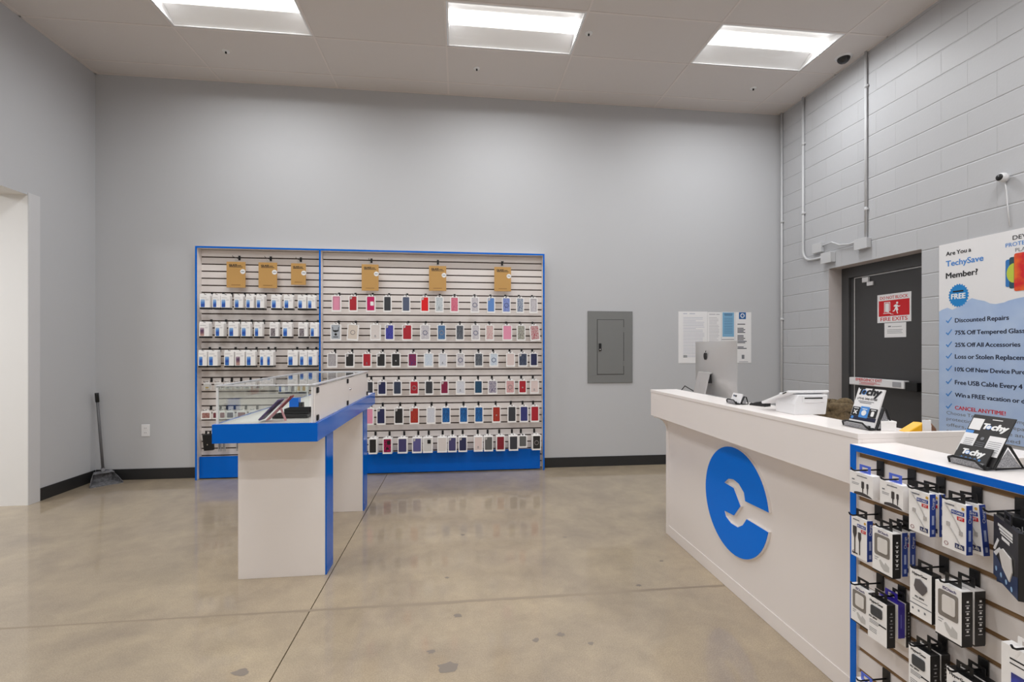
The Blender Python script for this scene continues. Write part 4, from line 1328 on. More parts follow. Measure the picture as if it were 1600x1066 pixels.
MB().box(-0.03, 0.03, 0, 0.05, 0, 0.078).build('carton', BLUE, t, bevel=0.001)
MB().box(0.0305, 0.055, 0.005, 0.045, 0, 0.045).build('black_end', BLACK, t, bevel=0.002)
for k, (x, y, zz, lab) in enumerate([(-1.0, 2.93, 0.022, 'flat black tray with a silver mark, nearer the front glass'), (-0.985, 3.08, 0.038, 'flat black tray behind the other black tray in the showcase')]):
    t = thing('display_tray', lab, 'tray', (x, y, zd))
    m = MB().box(-0.1, 0.1, 0, 0.1, 0, 0.004)
    m.box(-0.1, 0.1, 0, 0.004, 0.004, zz).box(-0.1, 0.1, 0.096, 0.1, 0.004, zz).box(-0.1, -0.096, 0.004, 0.096, 0.004, zz).box(0.096, 0.1, 0.004, 0.096, 0.004, zz)
    m.build('tray', BLACK, t, bevel=0.001, segs=1)
    MB().box(-0.03, 0.04, 0.03, 0.06, 0.0042, 0.012).build('silver_card', STEEL if k == 0 else GREYINK, t)
for k, z in enumerate((0.115, 0.06)):
    t = thing('price_tag', ('upper' if k == 0 else 'lower') + ' small dark price tag on the inside of the showcase back door', 'tag', (GX1 - 0.0072, 2.86, zd + z))
    MB().box(-0.002, 0, -0.04, 0.04, 0, 0.022 + 0.015 * (k == 0)).build('card', mat('tag_slate', (90, 92, 112), 0.4), t)
    MB().box(-0.003, -0.0021, -0.04, 0.04, -0.012, -0.003).build('label_strip', PAPER, t)

# ================================================================== service counter
CX, LX, LB, EY0, EY1 = 1.557, 1.435, 1.64, 1.545, 3.39
LZ, LZ0 = 1.085, 0.892
t = thing('service_counter', 'long white service counter with an overhanging ledge and a round blue wrench emblem', 'counter', (1.7, 2.45, 0))
O = Vector(t.location)


def K(x0, x1, y0, y1, z0, z1):
    return (x0 - O.x, x1 - O.x, y0 - O.y, y1 - O.y, z0, z1)


MB().box(*K(CX, CX + 0.02, EY0 + 0.02, EY1, 0.0, LZ0)).build('front_panel', WHITE, t, bevel=0.0015)
MB().box(*K(CX - 0.004, CX - 0.0002, EY0 + 0.02, EY1 - 0.001, 0.001, 0.075)).build('plinth', WHITE, t, bevel=0.001)
MB().box(*K(CX - 0.0035, CX - 0.0002, EY1 - 0.045, EY1 - 0.001, 0.076, LZ0 - 0.12)).build('corner_strip', WHITE, t, bevel=0.001)
MB().box(*K(LX, LX + 0.018, EY0 + 0.0002, EY1, LZ0, LZ - 0.02)).build('ledge_front', WHITE, t, bevel=0.0015)
MB().box(*K(LX + 0.0182, CX + 0.02, EY0 + 0.02, EY1, LZ0, LZ0 + 0.018)).build('ledge_soffit', WHITE, t)
MB().box(*K(LX - 0.002, LB, EY0 + 0.0002, EY1 + 0.002, LZ - 0.0198, LZ)).build('ledge_top', WHITE, t, bevel=0.0015)
MB().box(*K(LB - 0.02, LB, EY0 + 0.02, EY1, 0.978, LZ - 0.02)).build('ledge_back', WHITE, t)
MB().box(*K(CX + 0.0202, 2.3, EY0 + 0.02, EY1, 0.948, 0.975)).build('desk_top', WHITE, t, bevel=0.0015)
MB().box(*K(LX + 0.0182, 1.92, EY0, EY0 + 0.0199, 0.0, LZ - 0.02)).box(*K(LB + 0.0002, 1.92, EY0, EY0 + 0.0199, LZ - 0.0198, LZ)).build('end_panel', WHITE, t, bevel=0.001)
MB().box(*K(CX + 0.0202, 2.28, EY1 - 0.02, EY1, 0.0, 0.947)).build('end_panel', WHITE, t, bevel=0.001)
# bracket under the far end of the ledge, hollowed to a curve
prof = [(LX + 0.02, LZ0), (CX - 0.0002, LZ0), (CX - 0.0002, LZ0 - 0.12)]
prof += [(CX - 0.0002 - 0.1 * (1 - math.cos(R(a))), LZ0 - 0.12 + 0.105 * math.sin(R(a))) for a in range(15, 91, 15)]
MB().prism([(x - O.x, z) for x, z in prof], (0, EY1 - 0.02 - O.y, 0), (1, 0, 0), (0, 0, 1), (0, 0.02, 0)).build('bracket', WHITE, t)
# emblem: a disc with an open-ended wrench cut out of it, blue face on a white body
ec = (2.49, 0.533)
cut = [(2.190, 0.570), (2.385, 0.564), (2.396, 0.607), (2.441, 0.641), (2.492, 0.651), (2.543, 0.641), (2.583, 0.611), (2.492, 0.608), (2.425, 0.524), (2.488, 0.449), (2.583, 0.446), (2.568, 0.420), (2.519, 0.400), (2.453, 0.401), (2.407, 0.431), (2.372, 0.476), (2.190, 0.473)]
pa = [(-(y - ec[0]), z - ec[1]) for y, z in cut]         # local right = -Y
r0 = 0.304
a0, a1 = math.asin(pa[0][1] / r0), math.asin(pa[-1][1] / r0)
arc = [(r0 * math.cos(a0 + (2 * math.pi + a1 - a0) * k / 72), r0 * math.sin(a0 + (2 * math.pi + a1 - a0) * k / 72)) for k in range(73)]
outline = arc + list(reversed(pa[1:-1]))


def shrink(poly, d):
    out = []
    n_ = len(poly)
    for i in range(n_):
        p0, p1, p2 = Vector(poly[i - 1]), Vector(poly[i]), Vector(poly[(i + 1) % n_])
        n1 = Vector((-(p1 - p0).y, (p1 - p0).x)).normalized()
        n2 = Vector((-(p2 - p1).y, (p2 - p1).x)).normalized()
        nn = (n1 + n2)
        nn = nn.normalized() if nn.length > 1e-6 else n1
        out.append((p1.x + nn.x * d, p1.y + nn.y * d))
    return out


em = MB().prism(outline, (CX - 0.0002 - O.x, ec[0] - O.y, ec[1]), *WEST, (-0.014, 0, 0)).build('emblem', WHITE, t)
MB().prism(shrink(outline, 0.0035), (CX - 0.0144 - O.x, ec[0] - O.y, ec[1]), *WEST, (-0.003, 0, 0)).build('emblem_face', LOGOBLUE, em)['label'] = 'blue emblem face'

# ================================================================== slatwall end unit of the counter
UX, UY1, UY0, UT = 1.40, 1.543, 0.33, 1.05
t = thing('slatwall_unit', 'low white slatwall unit with blue edging ending the counter, hung with chargers', 'slatwall', (1.49, 0.94, 0))
O = Vector(t.location)
UB = 1.585
MB().box(*K(UX + 0.003, UB, UY0, UY1, UT - 0.022, UT)).build('top_panel', WHITE, t, bevel=0.001)
MB().box(*K(UX, UX + 0.0029, UY0, UY1, UT - 0.022, UT - 0.0005)).build('blue_edging', BLUE, t)['label'] = 'blue edging'
for y0, y1 in ((UY1 - 0.024, UY1), (UY0, UY0 + 0.024)):
    MB().box(*K(UX + 0.003, UB, y0, y1, 0, UT - 0.0222)).build('side_panel', WHITE2, t)
    MB().box(*K(UX, UX + 0.0029, y0, y1, 0, UT - 0.0222)).build('blue_edging', BLUE, t)['label'] = 'blue edging'
MB().box(*K(UB - 0.012, UB - 0.0002, UY0 + 0.0242, UY1 - 0.0242, 0, UT - 0.0222)).build('back_panel', WHITE2, t)
USX = 1.41
ug = [1.016 - SSTEP * k for k in range(14)]
mb = MB()
zz = [UT - 0.0222 + 0.008] + ug + [0.0]
y0, y1 = UY0 + 0.0242, UY1 - 0.0242
mb.box(*K(USX + 0.007, USX + 0.02, y0, y1, 0.0, UT - 0.0225), 1)
for a_, b_ in zip(zz[:-1], zz[1:]):
    mb.box(*K(USX, USX + 0.0069, y0, y1, b_ + 0.008 if b_ > 0 else 0.0, a_ - 0.008), 0)
mb.build('slat_panel', [WHITE2, GROOVE2], t)

# ------------------------------------------------------------------ goods on the end unit (all face the customers' side, -X)
HOOK2 = None
SIDE = R(-90)


def unit_hook(y, zg, label):
    """A hook whose plate hangs from the groove at height zg."""
    global HOOK2
    if HOOK2 is None:
        h = thing('peg_hook', '', 'hook')
        MB().box(-0.013, 0.013, -0.006, -0.0012, -0.022, 0.03).build('plate', BLACK, h, bevel=0.0015)
        MB().tube([(0, -0.005, 0), (0, -0.098, 0.0), (0, -0.108, 0.004), (0, -0.112, 0.011)], 0.0026, 8).build('wire', BLACKM, h)
        HOOK2 = h
    else:
        h = copy_tree(HOOK2)
    h.location = (USX, y, zg - 0.03)
    h.rotation_euler = (0, 0, SIDE)
    return tag(h, label, 'hook', 'hooks of the low slatwall unit')


def tabbed(mb, w_, h, t_, hang, mi=0, tabmi=1, tabh=0.026):
    """Carton with a plastic hanging tab above its top; hang = local height of the wire above the carton's top."""
    mb.box(-w_ / 2, w_ / 2, 0, t_, -h, 0, mi)
    y0, y1 = t_ / 2 - 0.001, t_ / 2 + 0.001
    tw = 0.021
    mb.box(-tw, -0.012, y0, y1, 0, tabh, tabmi).box(0.012, tw, y0, y1, 0, tabh, tabmi)
    mb.box(-0.012, 0.012, y0, y1, tabh - 0.007, tabh, tabmi).box(-0.012, 0.012, y0, y1, 0, tabh - 0.018, tabmi)
    return mb


APEX = ('hyper', 'gear')
BLUETAB = mat('blue_clear_tab', (84, 110, 214), 0.25)
GREYWIN = mat('grey_window_print', (132, 126, 120), 0.35)
CHARG = mat('charger_grey', (96, 92, 94), 0.4)
CHARGD = mat('charger_slate', (64, 66, 70), 0.45)


def side_icons(t_, h, parent, n=6):
    """White icons printed down the side panel that looks to the camera (local +x side)."""
    rows = []
    for k in range(n):
        z = -0.03 - (h - 0.05) * k / n
        rows += [(t_ * 0.42, z, t_ * 0.2, 0.005), (t_ * 0.3, z - 0.008, t_ * 0.42, 0.0015)]
    return rows


def goods(name, cat, label, Xf, y0, y1, z0, z1, depth, kind, roll=0.0, yaw=0.0, group='chargers and cables on the low slatwall unit', lead=True):
    """A hanging carton between world y1 (near) and y0 (far), heights z0..z1, its front at X = Xf."""
    w_, h = abs(y0 - y1), z1 - z0
    t = thing(name, label, cat, (Xf, (y0 + y1) / 2, z1), SIDE + yaw, group, roll)
    AX = FRONT
    yy = -0.0005
    x0 = -w_ / 2
    ESIDE = (Vector((0, 1, 0)), Vector((0, 0, 1)))       # right and up of the side that looks to the camera
    if kind == 'cable_white':        # white carton, grey cable plugs, charcoal curve at the foot
        tabbed(MB(), w_, h, depth, 0.01).build('carton', [CARD, BLUETAB], t)
        bars([(w_ * 0.32, -0.012, w_ * 0.44, 0.003), (w_ * 0.1, -h * 0.38, w_ * 0.12, 0.004), (w_ * 0.1, -h * 0.5, w_ * 0.32, 0.0015), (w_ * 0.1, -h * 0.56, w_ * 0.3, 0.0015)], (x0, yy, 0), AX).build('small_print', GREYINK, t)
        q = MB()
        for cx, s_ in ((0.58, 1.25), (0.78, 0.9)):
            q.prism(rrect(0.008 * s_, 0.018 * s_, 0.002, 3, (x0 + w_ * cx, -h * 0.5)), (0, yy, 0), *AX, (0, -0.0006, 0))
            q.prism([(x0 + w_ * cx - 0.0022, -h * 0.5 - 0.009 * s_), (x0 + w_ * cx - 0.001, -h * 0.86), (x0 + w_ * cx + 0.001, -h * 0.86), (x0 + w_ * cx + 0.0022, -h * 0.5 - 0.009 * s_)], (0, yy, 0), *AX, (0, -0.0006, 0))
        q.build('cable_picture', mat('charcoal_print', (70, 66, 66), 0.4), t)
        pts = [(x0 + w_ * (0.2 + 0.8 * k / 10), -h + h * 0.15 * math.sin(math.pi * (0.15 + 0.85 * k / 10)) ** 0.7 * 1.0) for k in range(11)]
        pts = [(a_, max(b_, -h + 0.0002)) for a_, b_ in pts] + [(x0 + w_, -h), (x0 + w_ * 0.2, -h)]
        MB().prism(pts, (0, yy, 0), *AX, (0, -0.0004, 0)).build('curve_print', mat('charcoal_print', (0, 0, 0)), t)
    elif kind in ('cable_blue', 'cable_dark'):
        m = tabbed(MB(), w_, h, depth, 0.01)
        m.build('carton', [CARD, BLACK], t)
        MB().box(w_ / 2 + 0.0002, w_ / 2 + 0.0012, 0, depth, -h, 0).build('side_panel', NAVYSIDE, t)['label'] = 'navy side panel'
        text('side_lettering', 'Charge', t, (w_ / 2 + 0.0016, depth * 0.75, -h * 0.36), (Vector((0, 0, 1)), Vector((0, -1, 0))), WHITEINK, width=h * 0.27, height=depth * 0.45, bold=0.0)
        bars([(depth * 0.3, -h * 0.72, depth * 0.4, h * 0.22), (depth * 0.3, -h * 0.93, depth * 0.4, h * 0.1)], (w_ / 2 + 0.0016, 0, 0), ESIDE).build('side_print', mat('pale_blue_ink', (176, 190, 226), 0.4), t)
        bars([(w_ * 0.12, -0.012, w_ * 0.4, 0.004)], (x0, yy, 0), AX).build('small_print', GREYINK, t)
        MB().prism(circle(0.004, 12, (x0 + w_ * 0.88, -0.012)), (0, yy, 0), *AX, (0, -0.0004, 0)).build('gold_mark', mat('gold_ink', (214, 170, 70), 0.4), t)
        b = MB().box(x0 + w_ * 0.4, x0 + w_ * 0.93, yy - 0.0004, yy, -h * 0.24, -h * 0.16).build('blue_badge', NAVYSIDE, t)
        text('badge_lettering', 'PD CABLE', b, (x0 + w_ * 0.44, yy - 0.0008, -h * 0.22), AX, WHITEINK, width=w_ * 0.44, height=h * 0.04, bold=0.01)
        b = MB().box(x0 + w_ * 0.64, x0 + w_ * 0.93, yy - 0.0004, yy, -h * 0.345, -h * 0.27).build('red_badge', REDINK, t)
        text('badge_lettering', '3FT', b, (x0 + w_ * 0.7, yy - 0.0008, -h * 0.33), AX, WHITEINK, width=w_ * 0.18, height=h * 0.045, bold=0.01)
        if kind == 'cable_blue':
            q = MB()
            for (xa, za, xb, zb) in ((0.1, 0.06, 0.8, 0.58), (0.27, 0.5, 0.85, 0.92)):
                p0, p1 = Vector((x0 + w_ * xa, 0, -h * za)), Vector((x0 + w_ * xb, 0, -h * zb))
                pts = [p0.lerp(p1, k / 6) + Vector((0.003 * math.sin(k / 6 * math.pi), yy - 0.001, 0)) for k in range(7)]
                q.tube(pts, 0.0012, 5)
            for xa, za in ((0.27, 0.48), (0.8, 0.6)):
                q.prism(rrect(0.008, 0.012, 0.002, 3, (x0 + w_ * xa, -h * za)), (0, yy, 0), *AX, (0, -0.002, 0))
            q.build('cable_picture', mat('pale_grey_print', (186, 182, 180), 0.4), t)
            b = MB().box(x0 + w_ * 0.55, x0 + w_ * 0.93, yy - 0.0004, yy, -h * 0.93, -h * 0.83).build('rating_badge', mat('rating_blue', (40, 50, 96), 0.4), t)
            text('badge_lettering', '3.4A', b, (x0 + w_ * 0.6, yy - 0.0008, -h * 0.91), AX, WHITEINK, width=w_ * 0.28, height=h * 0.05, bold=0.01)
        else:
            q = MB()
            for cx, zt, s_ in ((0.24, 0.24, 1.2), (0.55, 0.36, 0.95)):
                xc = x0 + w_ * cx
                q.prism(rrect(0.012 * s_, 0.02 * s_, 0.001, 2, (xc, -h * zt - 0.01 * s_)), (0, yy, 0), *AX, (0, -0.0008, 0))
                q.prism([(xc - 0.006 * s_, -h * zt - 0.02 * s_), (xc + 0.006 * s_, -h * zt - 0.02 * s_), (xc + 0.002, -h * zt - 0.034 * s_), (xc + 0.0017, -h * 0.92), (xc - 0.0017, -h * 0.92), (xc - 0.002, -h * zt - 0.034 * s_)], (0, yy, 0), *AX, (0, -0.0008, 0))
            q.box(x0 + w_ * 0.08, x0 + w_ * 0.42, yy - 0.0008, yy, -h * 0.93, -h * 0.9)
            q.build('cable_picture', mat('charcoal_print', (0, 0, 0)), t)
        MB().lathe([(0.0045, 0), (0.0045, -0.0004), (0.0055, -0.0004), (0.0055, 0)], (x0 + w_ * 0.18, yy, -h * 0.9), 14, 0, 'y').build('ring_print', mat('dark_red_ink', (130, 40, 46), 0.4), t)
    elif kind == 'window_white':     # white carton, adapter behind a grey window, black side
        tabbed(MB(), w_, h, depth, 0.01).build('carton', [CARD, BLACK], t)
        MB().box(w_ / 2 + 0.0002, w_ / 2 + 0.001, 0, depth, -h, -0.002).build('side_panel', BLACK, t)['label'] = 'black side panel'
        bars(side_icons(depth, h, t), (w_ / 2 + 0.0014, 0, 0), ESIDE).build('side_icons', WHITEINK, t)
        b = MB().prism(rrect(w_ * 0.76, h * 0.5, 0.006, 4, (0, -h * 0.38)), (0, yy, 0), *AX, (0, -0.0006, 0)).build('window', GREYWIN, t)
        MB().prism(rrect(w_ * 0.5, h * 0.34, 0.006, 4, (w_ * 0.04, -h * 0.37)), (0, yy - 0.0007, 0), *AX, (0, -0.002, 0)).build('adapter', ADAPTER, b, bevel=0.0008)
        text('lettering', 'ISOtech', t, (x0 + w_ * 0.3, yy - 0.0004, -h * 0.1), AX, mat('indigo_ink', (74, 62, 120), 0.4), width=w_ * 0.5, bold=0.01)
        q = MB().prism([(x0 + w_ * 0.35, -h * 0.74), (x0 + w_ * 0.42, -h * 0.71), (x0 + w_ * 0.62, -h * 0.8), (x0 + w_ * 0.66, -h * 0.73), (x0 + w_ * 0.85, -h * 0.8), (x0 + w_ * 0.85, -h * 0.92), (x0 + w_ * 0.6, -h * 0.94), (x0 + w_ * 0.44, -h * 0.86)], (0, yy, 0), *AX, (0, -0.0004, 0))
        q.build('plug_drawing', mat('pale_grey_print2', (196, 194, 192), 0.4), t)
        bars([(w_ * 0.12, -h * 0.7, w_ * 0.2, 0.002), (w_ * 0.12, -h * 0.75, w_ * 0.14, 0.002)], (x0, yy, 0), AX).build('small_print', GREYINK, t)
        MB().box(-w_ / 2, w_ / 2, 0.0, depth, -h - 0.004, -h - 0.0002).build('black_base', BLACK, t)['label'] = 'black base'
    elif kind in ('apex_slim', 'apex_charger'):
        tabbed(MB(), w_, h, depth, 0.01).build('carton', [CARD, BLACK], t)
        MB().box(-w_ / 2 + 0.001, w_ / 2, 0.002, depth, 0.0001, 0.0006).build('top_panel', BLACK, t)['label'] = 'black top'
        MB().box(w_ / 2 + 0.0002, w_ / 2 + 0.001, 0, depth, -h, 0).build('side_panel', BLACK, t)['label'] = 'black side panel'
        bars(side_icons(depth, h, t, 4), (w_ / 2 + 0.0014, 0, 0), ESIDE).build('side_icons', mat('soft_white', (170, 170, 172), 0.5), t)
        text('lettering', 'HyperGear', t, (x0 + w_ * 0.12, yy - 0.0003, -h * 0.12), AX, INK, width=w_ * 0.7, bold=0.02)
        if kind == 'apex_slim':
            b = MB().prism(rrect(w_ * 0.6, h * 0.24, 0.006, 4, (-w_ * 0.02, -h * 0.3)), (0, yy, 0), *AX, (0, -0.003, 0)).build('charger_picture', CHARGD, t, bevel=0.0015)
            rows = [(w_ * 0.08 + 0.001, -h * (0.56 + 0.035 * k), w_ * (0.6 - 0.07 * k), 0.0018) for k in range(3)]
            rows += [(w_ * 0.08, -h * (0.75 + 0.04 * k), w_ * 0.4, 0.0018) for k in range(3)]
        else:
            MB().prism([(-w_ * 0.28, -h * 0.36), (-w_ * 0.22, -h * 0.2), (0.0, -h * 0.17), (w_ * 0.3, -h * 0.27), (w_ * 0.32, -h * 0.36), (w_ * 0.12, -h * 0.5), (-w_ * 0.2, -h * 0.44)], (0, yy, 0), *AX, (0, -0.003, 0)).build('charger_picture', CHARG, t, bevel=0.0015)
            rows = [(w_ * 0.12, -h * 0.66, w_ * 0.7, 0.0018), (0.0, -h * 0.76, w_, 0.003)] + [(w_ * (0.1 + 0.28 * k), -h * 0.88, w_ * 0.08, 0.006) for k in range(3)]
        bars(rows, (x0, yy, 0), AX).build('small_print', GREYINK, t)
        text('lettering', 'PD 20W', t, (x0 + w_ * (0.08 if kind == 'apex_slim' else 0.25), yy - 0.0003, -h * (0.5 if kind == 'apex_slim' else 0.6)), AX, INK, width=w_ * 0.42, bold=0.02)
        if kind == 'apex_slim':
            MB().box(x0 + w_ * 0.6, x0 + w_ * 0.98, yy - 0.0003, yy, -h * 0.58, -h * 0.55).build('black_stripe', INK, t)
    elif kind == 'plain_black':
        tabbed(MB(), w_, h, depth, 0.01).build('carton', [BLACK, BLACK], t)
        MB().box(w_ / 2 + 0.0002, w_ / 2 + 0.0008, depth * 0.25, depth * 0.4, -h * 0.8, -h * 0.35).build('side_print', GREYINK, t)
    elif kind == 'indigo':
        tabbed(MB(), w_, h, depth, 0.01, 0, 1).build('carton', [CARD, mat('indigo_card', (58, 44, 160), 0.35)], t)
        MB().box(w_ / 2 + 0.0002, w_ / 2 + 0.001, 0.002, depth, -h, 0).build('side_panel', mat('indigo_card', (0, 0, 0)), t)['label'] = 'indigo side panel'
        MB().box(-w_ / 2, w_ / 2 + 0.001, -0.001, depth, 0.0002, 0.001).build('top_panel', mat('indigo_card', (0, 0, 0)), t)
        bars([(depth * 0.4, -h * 0.7, depth * 0.12, h * 0.4)], (w_ / 2 + 0.0014, 0, 0), ESIDE).build('side_print', mat('lilac_ink', (120, 120, 210), 0.4), t)
    elif kind == 'blue_window':
        tabbed(MB(), w_, h, depth, 0.01).build('carton', [CARD, CARD], t)
        MB().box(x0 + w_ * 0.24, x0 + w_ * 0.92, yy - 0.001, yy, -h + 0.02, -h * 0.28).build('window', upward('blue_folio_print', [(0, (52, 56, 60)), (0.4, (44, 58, 176)), (0.7, (70, 86, 214)), (1, (52, 56, 120))], -h, -h * 0.25), t)
        bars([(w_ * 0.2, -h * 0.14, w_ * 0.5, 0.004), (w_ * 0.2, -h * 0.19, w_ * 0.45, 0.003)], (x0, yy, 0), AX).build('small_print', INK, t)
    elif kind == 'black_back':
        tabbed(MB(), w_, h, depth, 0.01).build('carton', [mat('black_card', (30, 30, 32), 0.4), BLACK], t)
        text('lettering', 'Brookstone', t, (x0 + w_ * 0.06, yy, -0.033), AX, mat('soft_white', (170, 170, 172), 0.5), width=w_ * 1.0 * 0.9, height=0.016)
        MB().box(x0 + 0.001, -x0 - 0.001, yy - 0.0003, yy, -h + 0.002, -0.045).build('blue_field', mat('deep_blue_print', (18, 44, 84), 0.35), t)
    elif kind == 'black_showbox':
        tabbed(MB(), w_, h, depth, 0.01).build('carton', [mat('black_card', (30, 30, 32), 0.4), BLACK], t)
        MB().prism([(x0 + 0.001, -h + 0.001), (x0 + w_ - 0.001, -h + 0.001), (x0 + w_ - 0.001, -h * 0.66), (x0 + w_ * 0.5, -h * 0.78), (x0 + 0.001, -h * 0.6)], (0, yy, 0), *AX, (0, -0.0003, 0)).build('blue_field', mat('navy_print', (24, 50, 92), 0.35), t)
        MB().prism([(x0 + w_ * 0.3, -h * 0.5), (x0 + w_ * 0.45, -h * 0.42), (x0 + w_ * 0.78, -h * 0.46), (x0 + w_ * 0.82, -h * 0.66), (x0 + w_ * 0.72, -h * 0.84), (x0 + w_ * 0.44, -h * 0.72), (x0 + w_ * 0.36, -h * 0.6)], (0, yy, 0), *AX, (0, -0.003, 0)).build('adapter_picture', ADAPTER, t, bevel=0.001)
        q = MB()
        q.prism([(x0 + 0.002, -h * 0.56), (x0 + w_ * 0.2, -h * 0.34), (x0 + w_ * 0.26, -h * 0.36), (x0 + w_ * 0.1, -h * 0.56)], (0, yy, 0), *AX, (0, -0.001, 0))
        q.prism([(x0 + 0.004, -h * 0.62), (x0 + w_ * 0.28, -h * 0.46), (x0 + w_ * 0.34, -h * 0.48), (x0 + w_ * 0.14, -h * 0.64)], (0, yy, 0), *AX, (0, -0.001, 0))
        q.build('plug_picture', WPLASTIC, t)
        bars([(w_ * 0.2, -h * 0.13, w_ * 0.6, 0.007), (w_ * 0.25, -h * 0.18, w_ * 0.55, 0.006), (w_ * 0.3, -h * 0.22, w_ * 0.5, 0.004), (w_ * 0.36, -h * 0.3, w_ * 0.32, 0.008)], (x0, yy, 0), AX).build('headline_print', WHITEINK, t)
        for k in range(4):
            MB().prism(circle(0.006, 14, (x0 + w_ * (0.14 + 0.21 * k), -h * 0.9 + 0.008 - 0.004 * k)), (0, yy - 0.0005, 0), *AX, (0, -0.0003, 0)).build('round_icon', mat('icon_blue', (150, 186, 224), 0.4), t)
    return t


# each line: hook y, groove height, then the cartons from the front of the hook to its back
unit_hook(1.427, 1.016, 'black hook of the cable box nearest the service counter, top hook row')
goods('cable_box', 'cable box', 'white cable box with a blue tab nearest the service counter, top row', 1.335, 1.472, 1.382, 0.902, 0.976, 0.03, 'cable_white')
unit_hook(1.317, 1.016, 'black hook of the second cable box, top hook row')
goods('cable_box', 'cable box', 'white cable box with a blue tab, second from the service counter, top row', 1.335, 1.356, 1.278, 0.902, 0.976, 0.03, 'cable_white')
unit_hook(1.228, 1.016, 'black hook of the first navy-sided cable box, top hook row')
goods('cable_box', 'cable box', 'white cable box with navy side beside the two blue-tabbed boxes', 1.335, 1.259, 1.197, 0.855, 0.9765, 0.018, 'cable_blue')
goods('cable_box', 'cable box', 'white cable box with navy side hidden behind the one beside the blue-tabbed boxes', 1.362, 1.256, 1.194, 0.855, 0.9765, 0.018, 'cable_blue')
unit_hook(1.131, 1.016, 'black hook of the second navy-sided cable box, top hook row')
goods('cable_box', 'cable box', 'white cable box with navy side next to the big black charger box', 1.335, 1.162, 1.100, 0.845, 0.9765, 0.018, 'cable_blue')
goods('cable_box', 'cable box', 'tilted cable box with navy side, behind the one next to the black charger', 1.368, 1.158, 1.096, 0.845, 0.9765, 0.018, 'cable_blue', roll=R(-5))
unit_hook(1.030, 1.016, 'black hook of the big black charger box')
goods('charger_box', 'charger box', 'black charger carton with a white adapter picture, turned askew on the top row', 1.312, 1.068, 0.918, 0.817, 0.9715, 0.01, 'black_showbox', yaw=R(-37))
goods('charger_box', 'charger box', 'deep blue and black carton behind the askew black one', 1.362, 1.05, 0.93, 0.80, 0.9765, 0.035, 'black_back')

unit_hook(1.435, 0.864, 'black hook of the dark cable box, row under the blue-tabbed boxes')
goods('cable_box', 'cable box', 'white box with a black cable picture, by the blue post', 1.335, 1.466, 1.404, 0.690, 0.8245, 0.02, 'cable_dark')
unit_hook(1.333, 0.864, 'black hook of the white adapter box, under the second blue-tabbed box')
goods('charger_box', 'charger box', 'white adapter box with grey window, under the second blue-tabbed box', 1.32, 1.368, 1.298, 0.690, 0.8245, 0.028, 'window_white')
goods('cable_box', 'cable box', 'cable box with navy side, first behind the upper white adapter box', 1.357, 1.364, 1.302, 0.69, 0.8245, 0.018, 'cable_blue')
goods('cable_box', 'cable box', 'cable box with navy side, second behind the upper white adapter box', 1.382, 1.362, 1.30, 0.69, 0.8245, 0.018, 'cable_blue')

unit_hook(1.428, 0.635, 'black hook of the white adapter box at the blue post')
goods('charger_box', 'charger box', 'white adapter box with grey window hanging over the blue post, lower row', 1.33, 1.462, 1.394, 0.474, 0.5955, 0.028, 'window_white')
unit_hook(1.350, 0.635, 'black hook of the slim charger box with indigo box behind')
goods('charger_box', 'charger box', 'white slim charger box with black side, in front of the indigo box', 1.32, 1.385, 1.317, 0.462, 0.5955, 0.028, 'apex_slim')
goods('charger_box', 'charger box', 'indigo box behind the slim charger box', 1.357, 1.383, 1.317, 0.49, 0.5955, 0.024, 'indigo')
goods('charger_box', 'charger box', 'black box behind the indigo box', 1.386, 1.381, 1.317, 0.46, 0.5955, 0.016, 'apex_charger')
unit_hook(1.219, 0.787, 'black hook of the grey charger box')
goods('charger_box', 'charger box', 'white box with a grey wall charger picture, in the middle of the unit', 1.33, 1.251, 1.187, 0.611, 0.7475, 0.03, 'apex_charger')
unit_hook(1.137, 0.787, 'black hook of the two white adapter boxes under the navy-sided ones')
goods('charger_box', 'charger box', 'white adapter box with grey window, under the navy-sided boxes', 1.325, 1.172, 1.103, 0.603, 0.7475, 0.032, 'window_white')
goods('charger_box', 'charger box', 'second white adapter box, behind the one under the navy-sided boxes', 1.364, 1.170, 1.103, 0.603, 0.7475, 0.032, 'window_white')

unit_hook(1.405, 0.330, 'long black hook low by the blue post, in the lowest visible row')
goods('cable_box', 'cable box', 'small white box at the foot of the blue post, cut by the picture edge', 1.325, 1.436, 1.374, 0.17, 0.2905, 0.02, 'cable_white')
unit_hook(1.223, 0.559, 'black hook of the slim charger box in the second row from below')
goods('charger_box', 'charger box', 'white slim charger box with black side, below the grey charger picture box', 1.33, 1.255, 1.191, 0.385, 0.5195, 0.03, 'apex_slim')
goods('charger_box', 'charger box', 'black-sided charger box behind the slim one below the grey charger picture', 1.365, 1.253, 1.191, 0.385, 0.5195, 0.028, 'apex_slim')
unit_hook(1.115, 0.559, 'black hook of the lowest white charger box')
goods('charger_box', 'charger box', 'white charger box cut by the picture edge, below the two adapter boxes', 1.335, 1.150, 1.081, 0.385, 0.5195, 0.03, 'apex_charger')
goods('charger_box', 'charger box', 'charger box behind the cut-off one, below the two adapter boxes', 1.37, 1.147, 1.08, 0.385, 0.5195, 0.028, 'apex_charger')
unit_hook(0.97, 0.711, 'black hook of the white folio box at the picture corner')
goods('folio_box', 'folio box', 'tall white box with a blue folio behind its window', 1.33, 1.015, 0.925, 0.45, 0.6715, 0.03, 'blue_window')

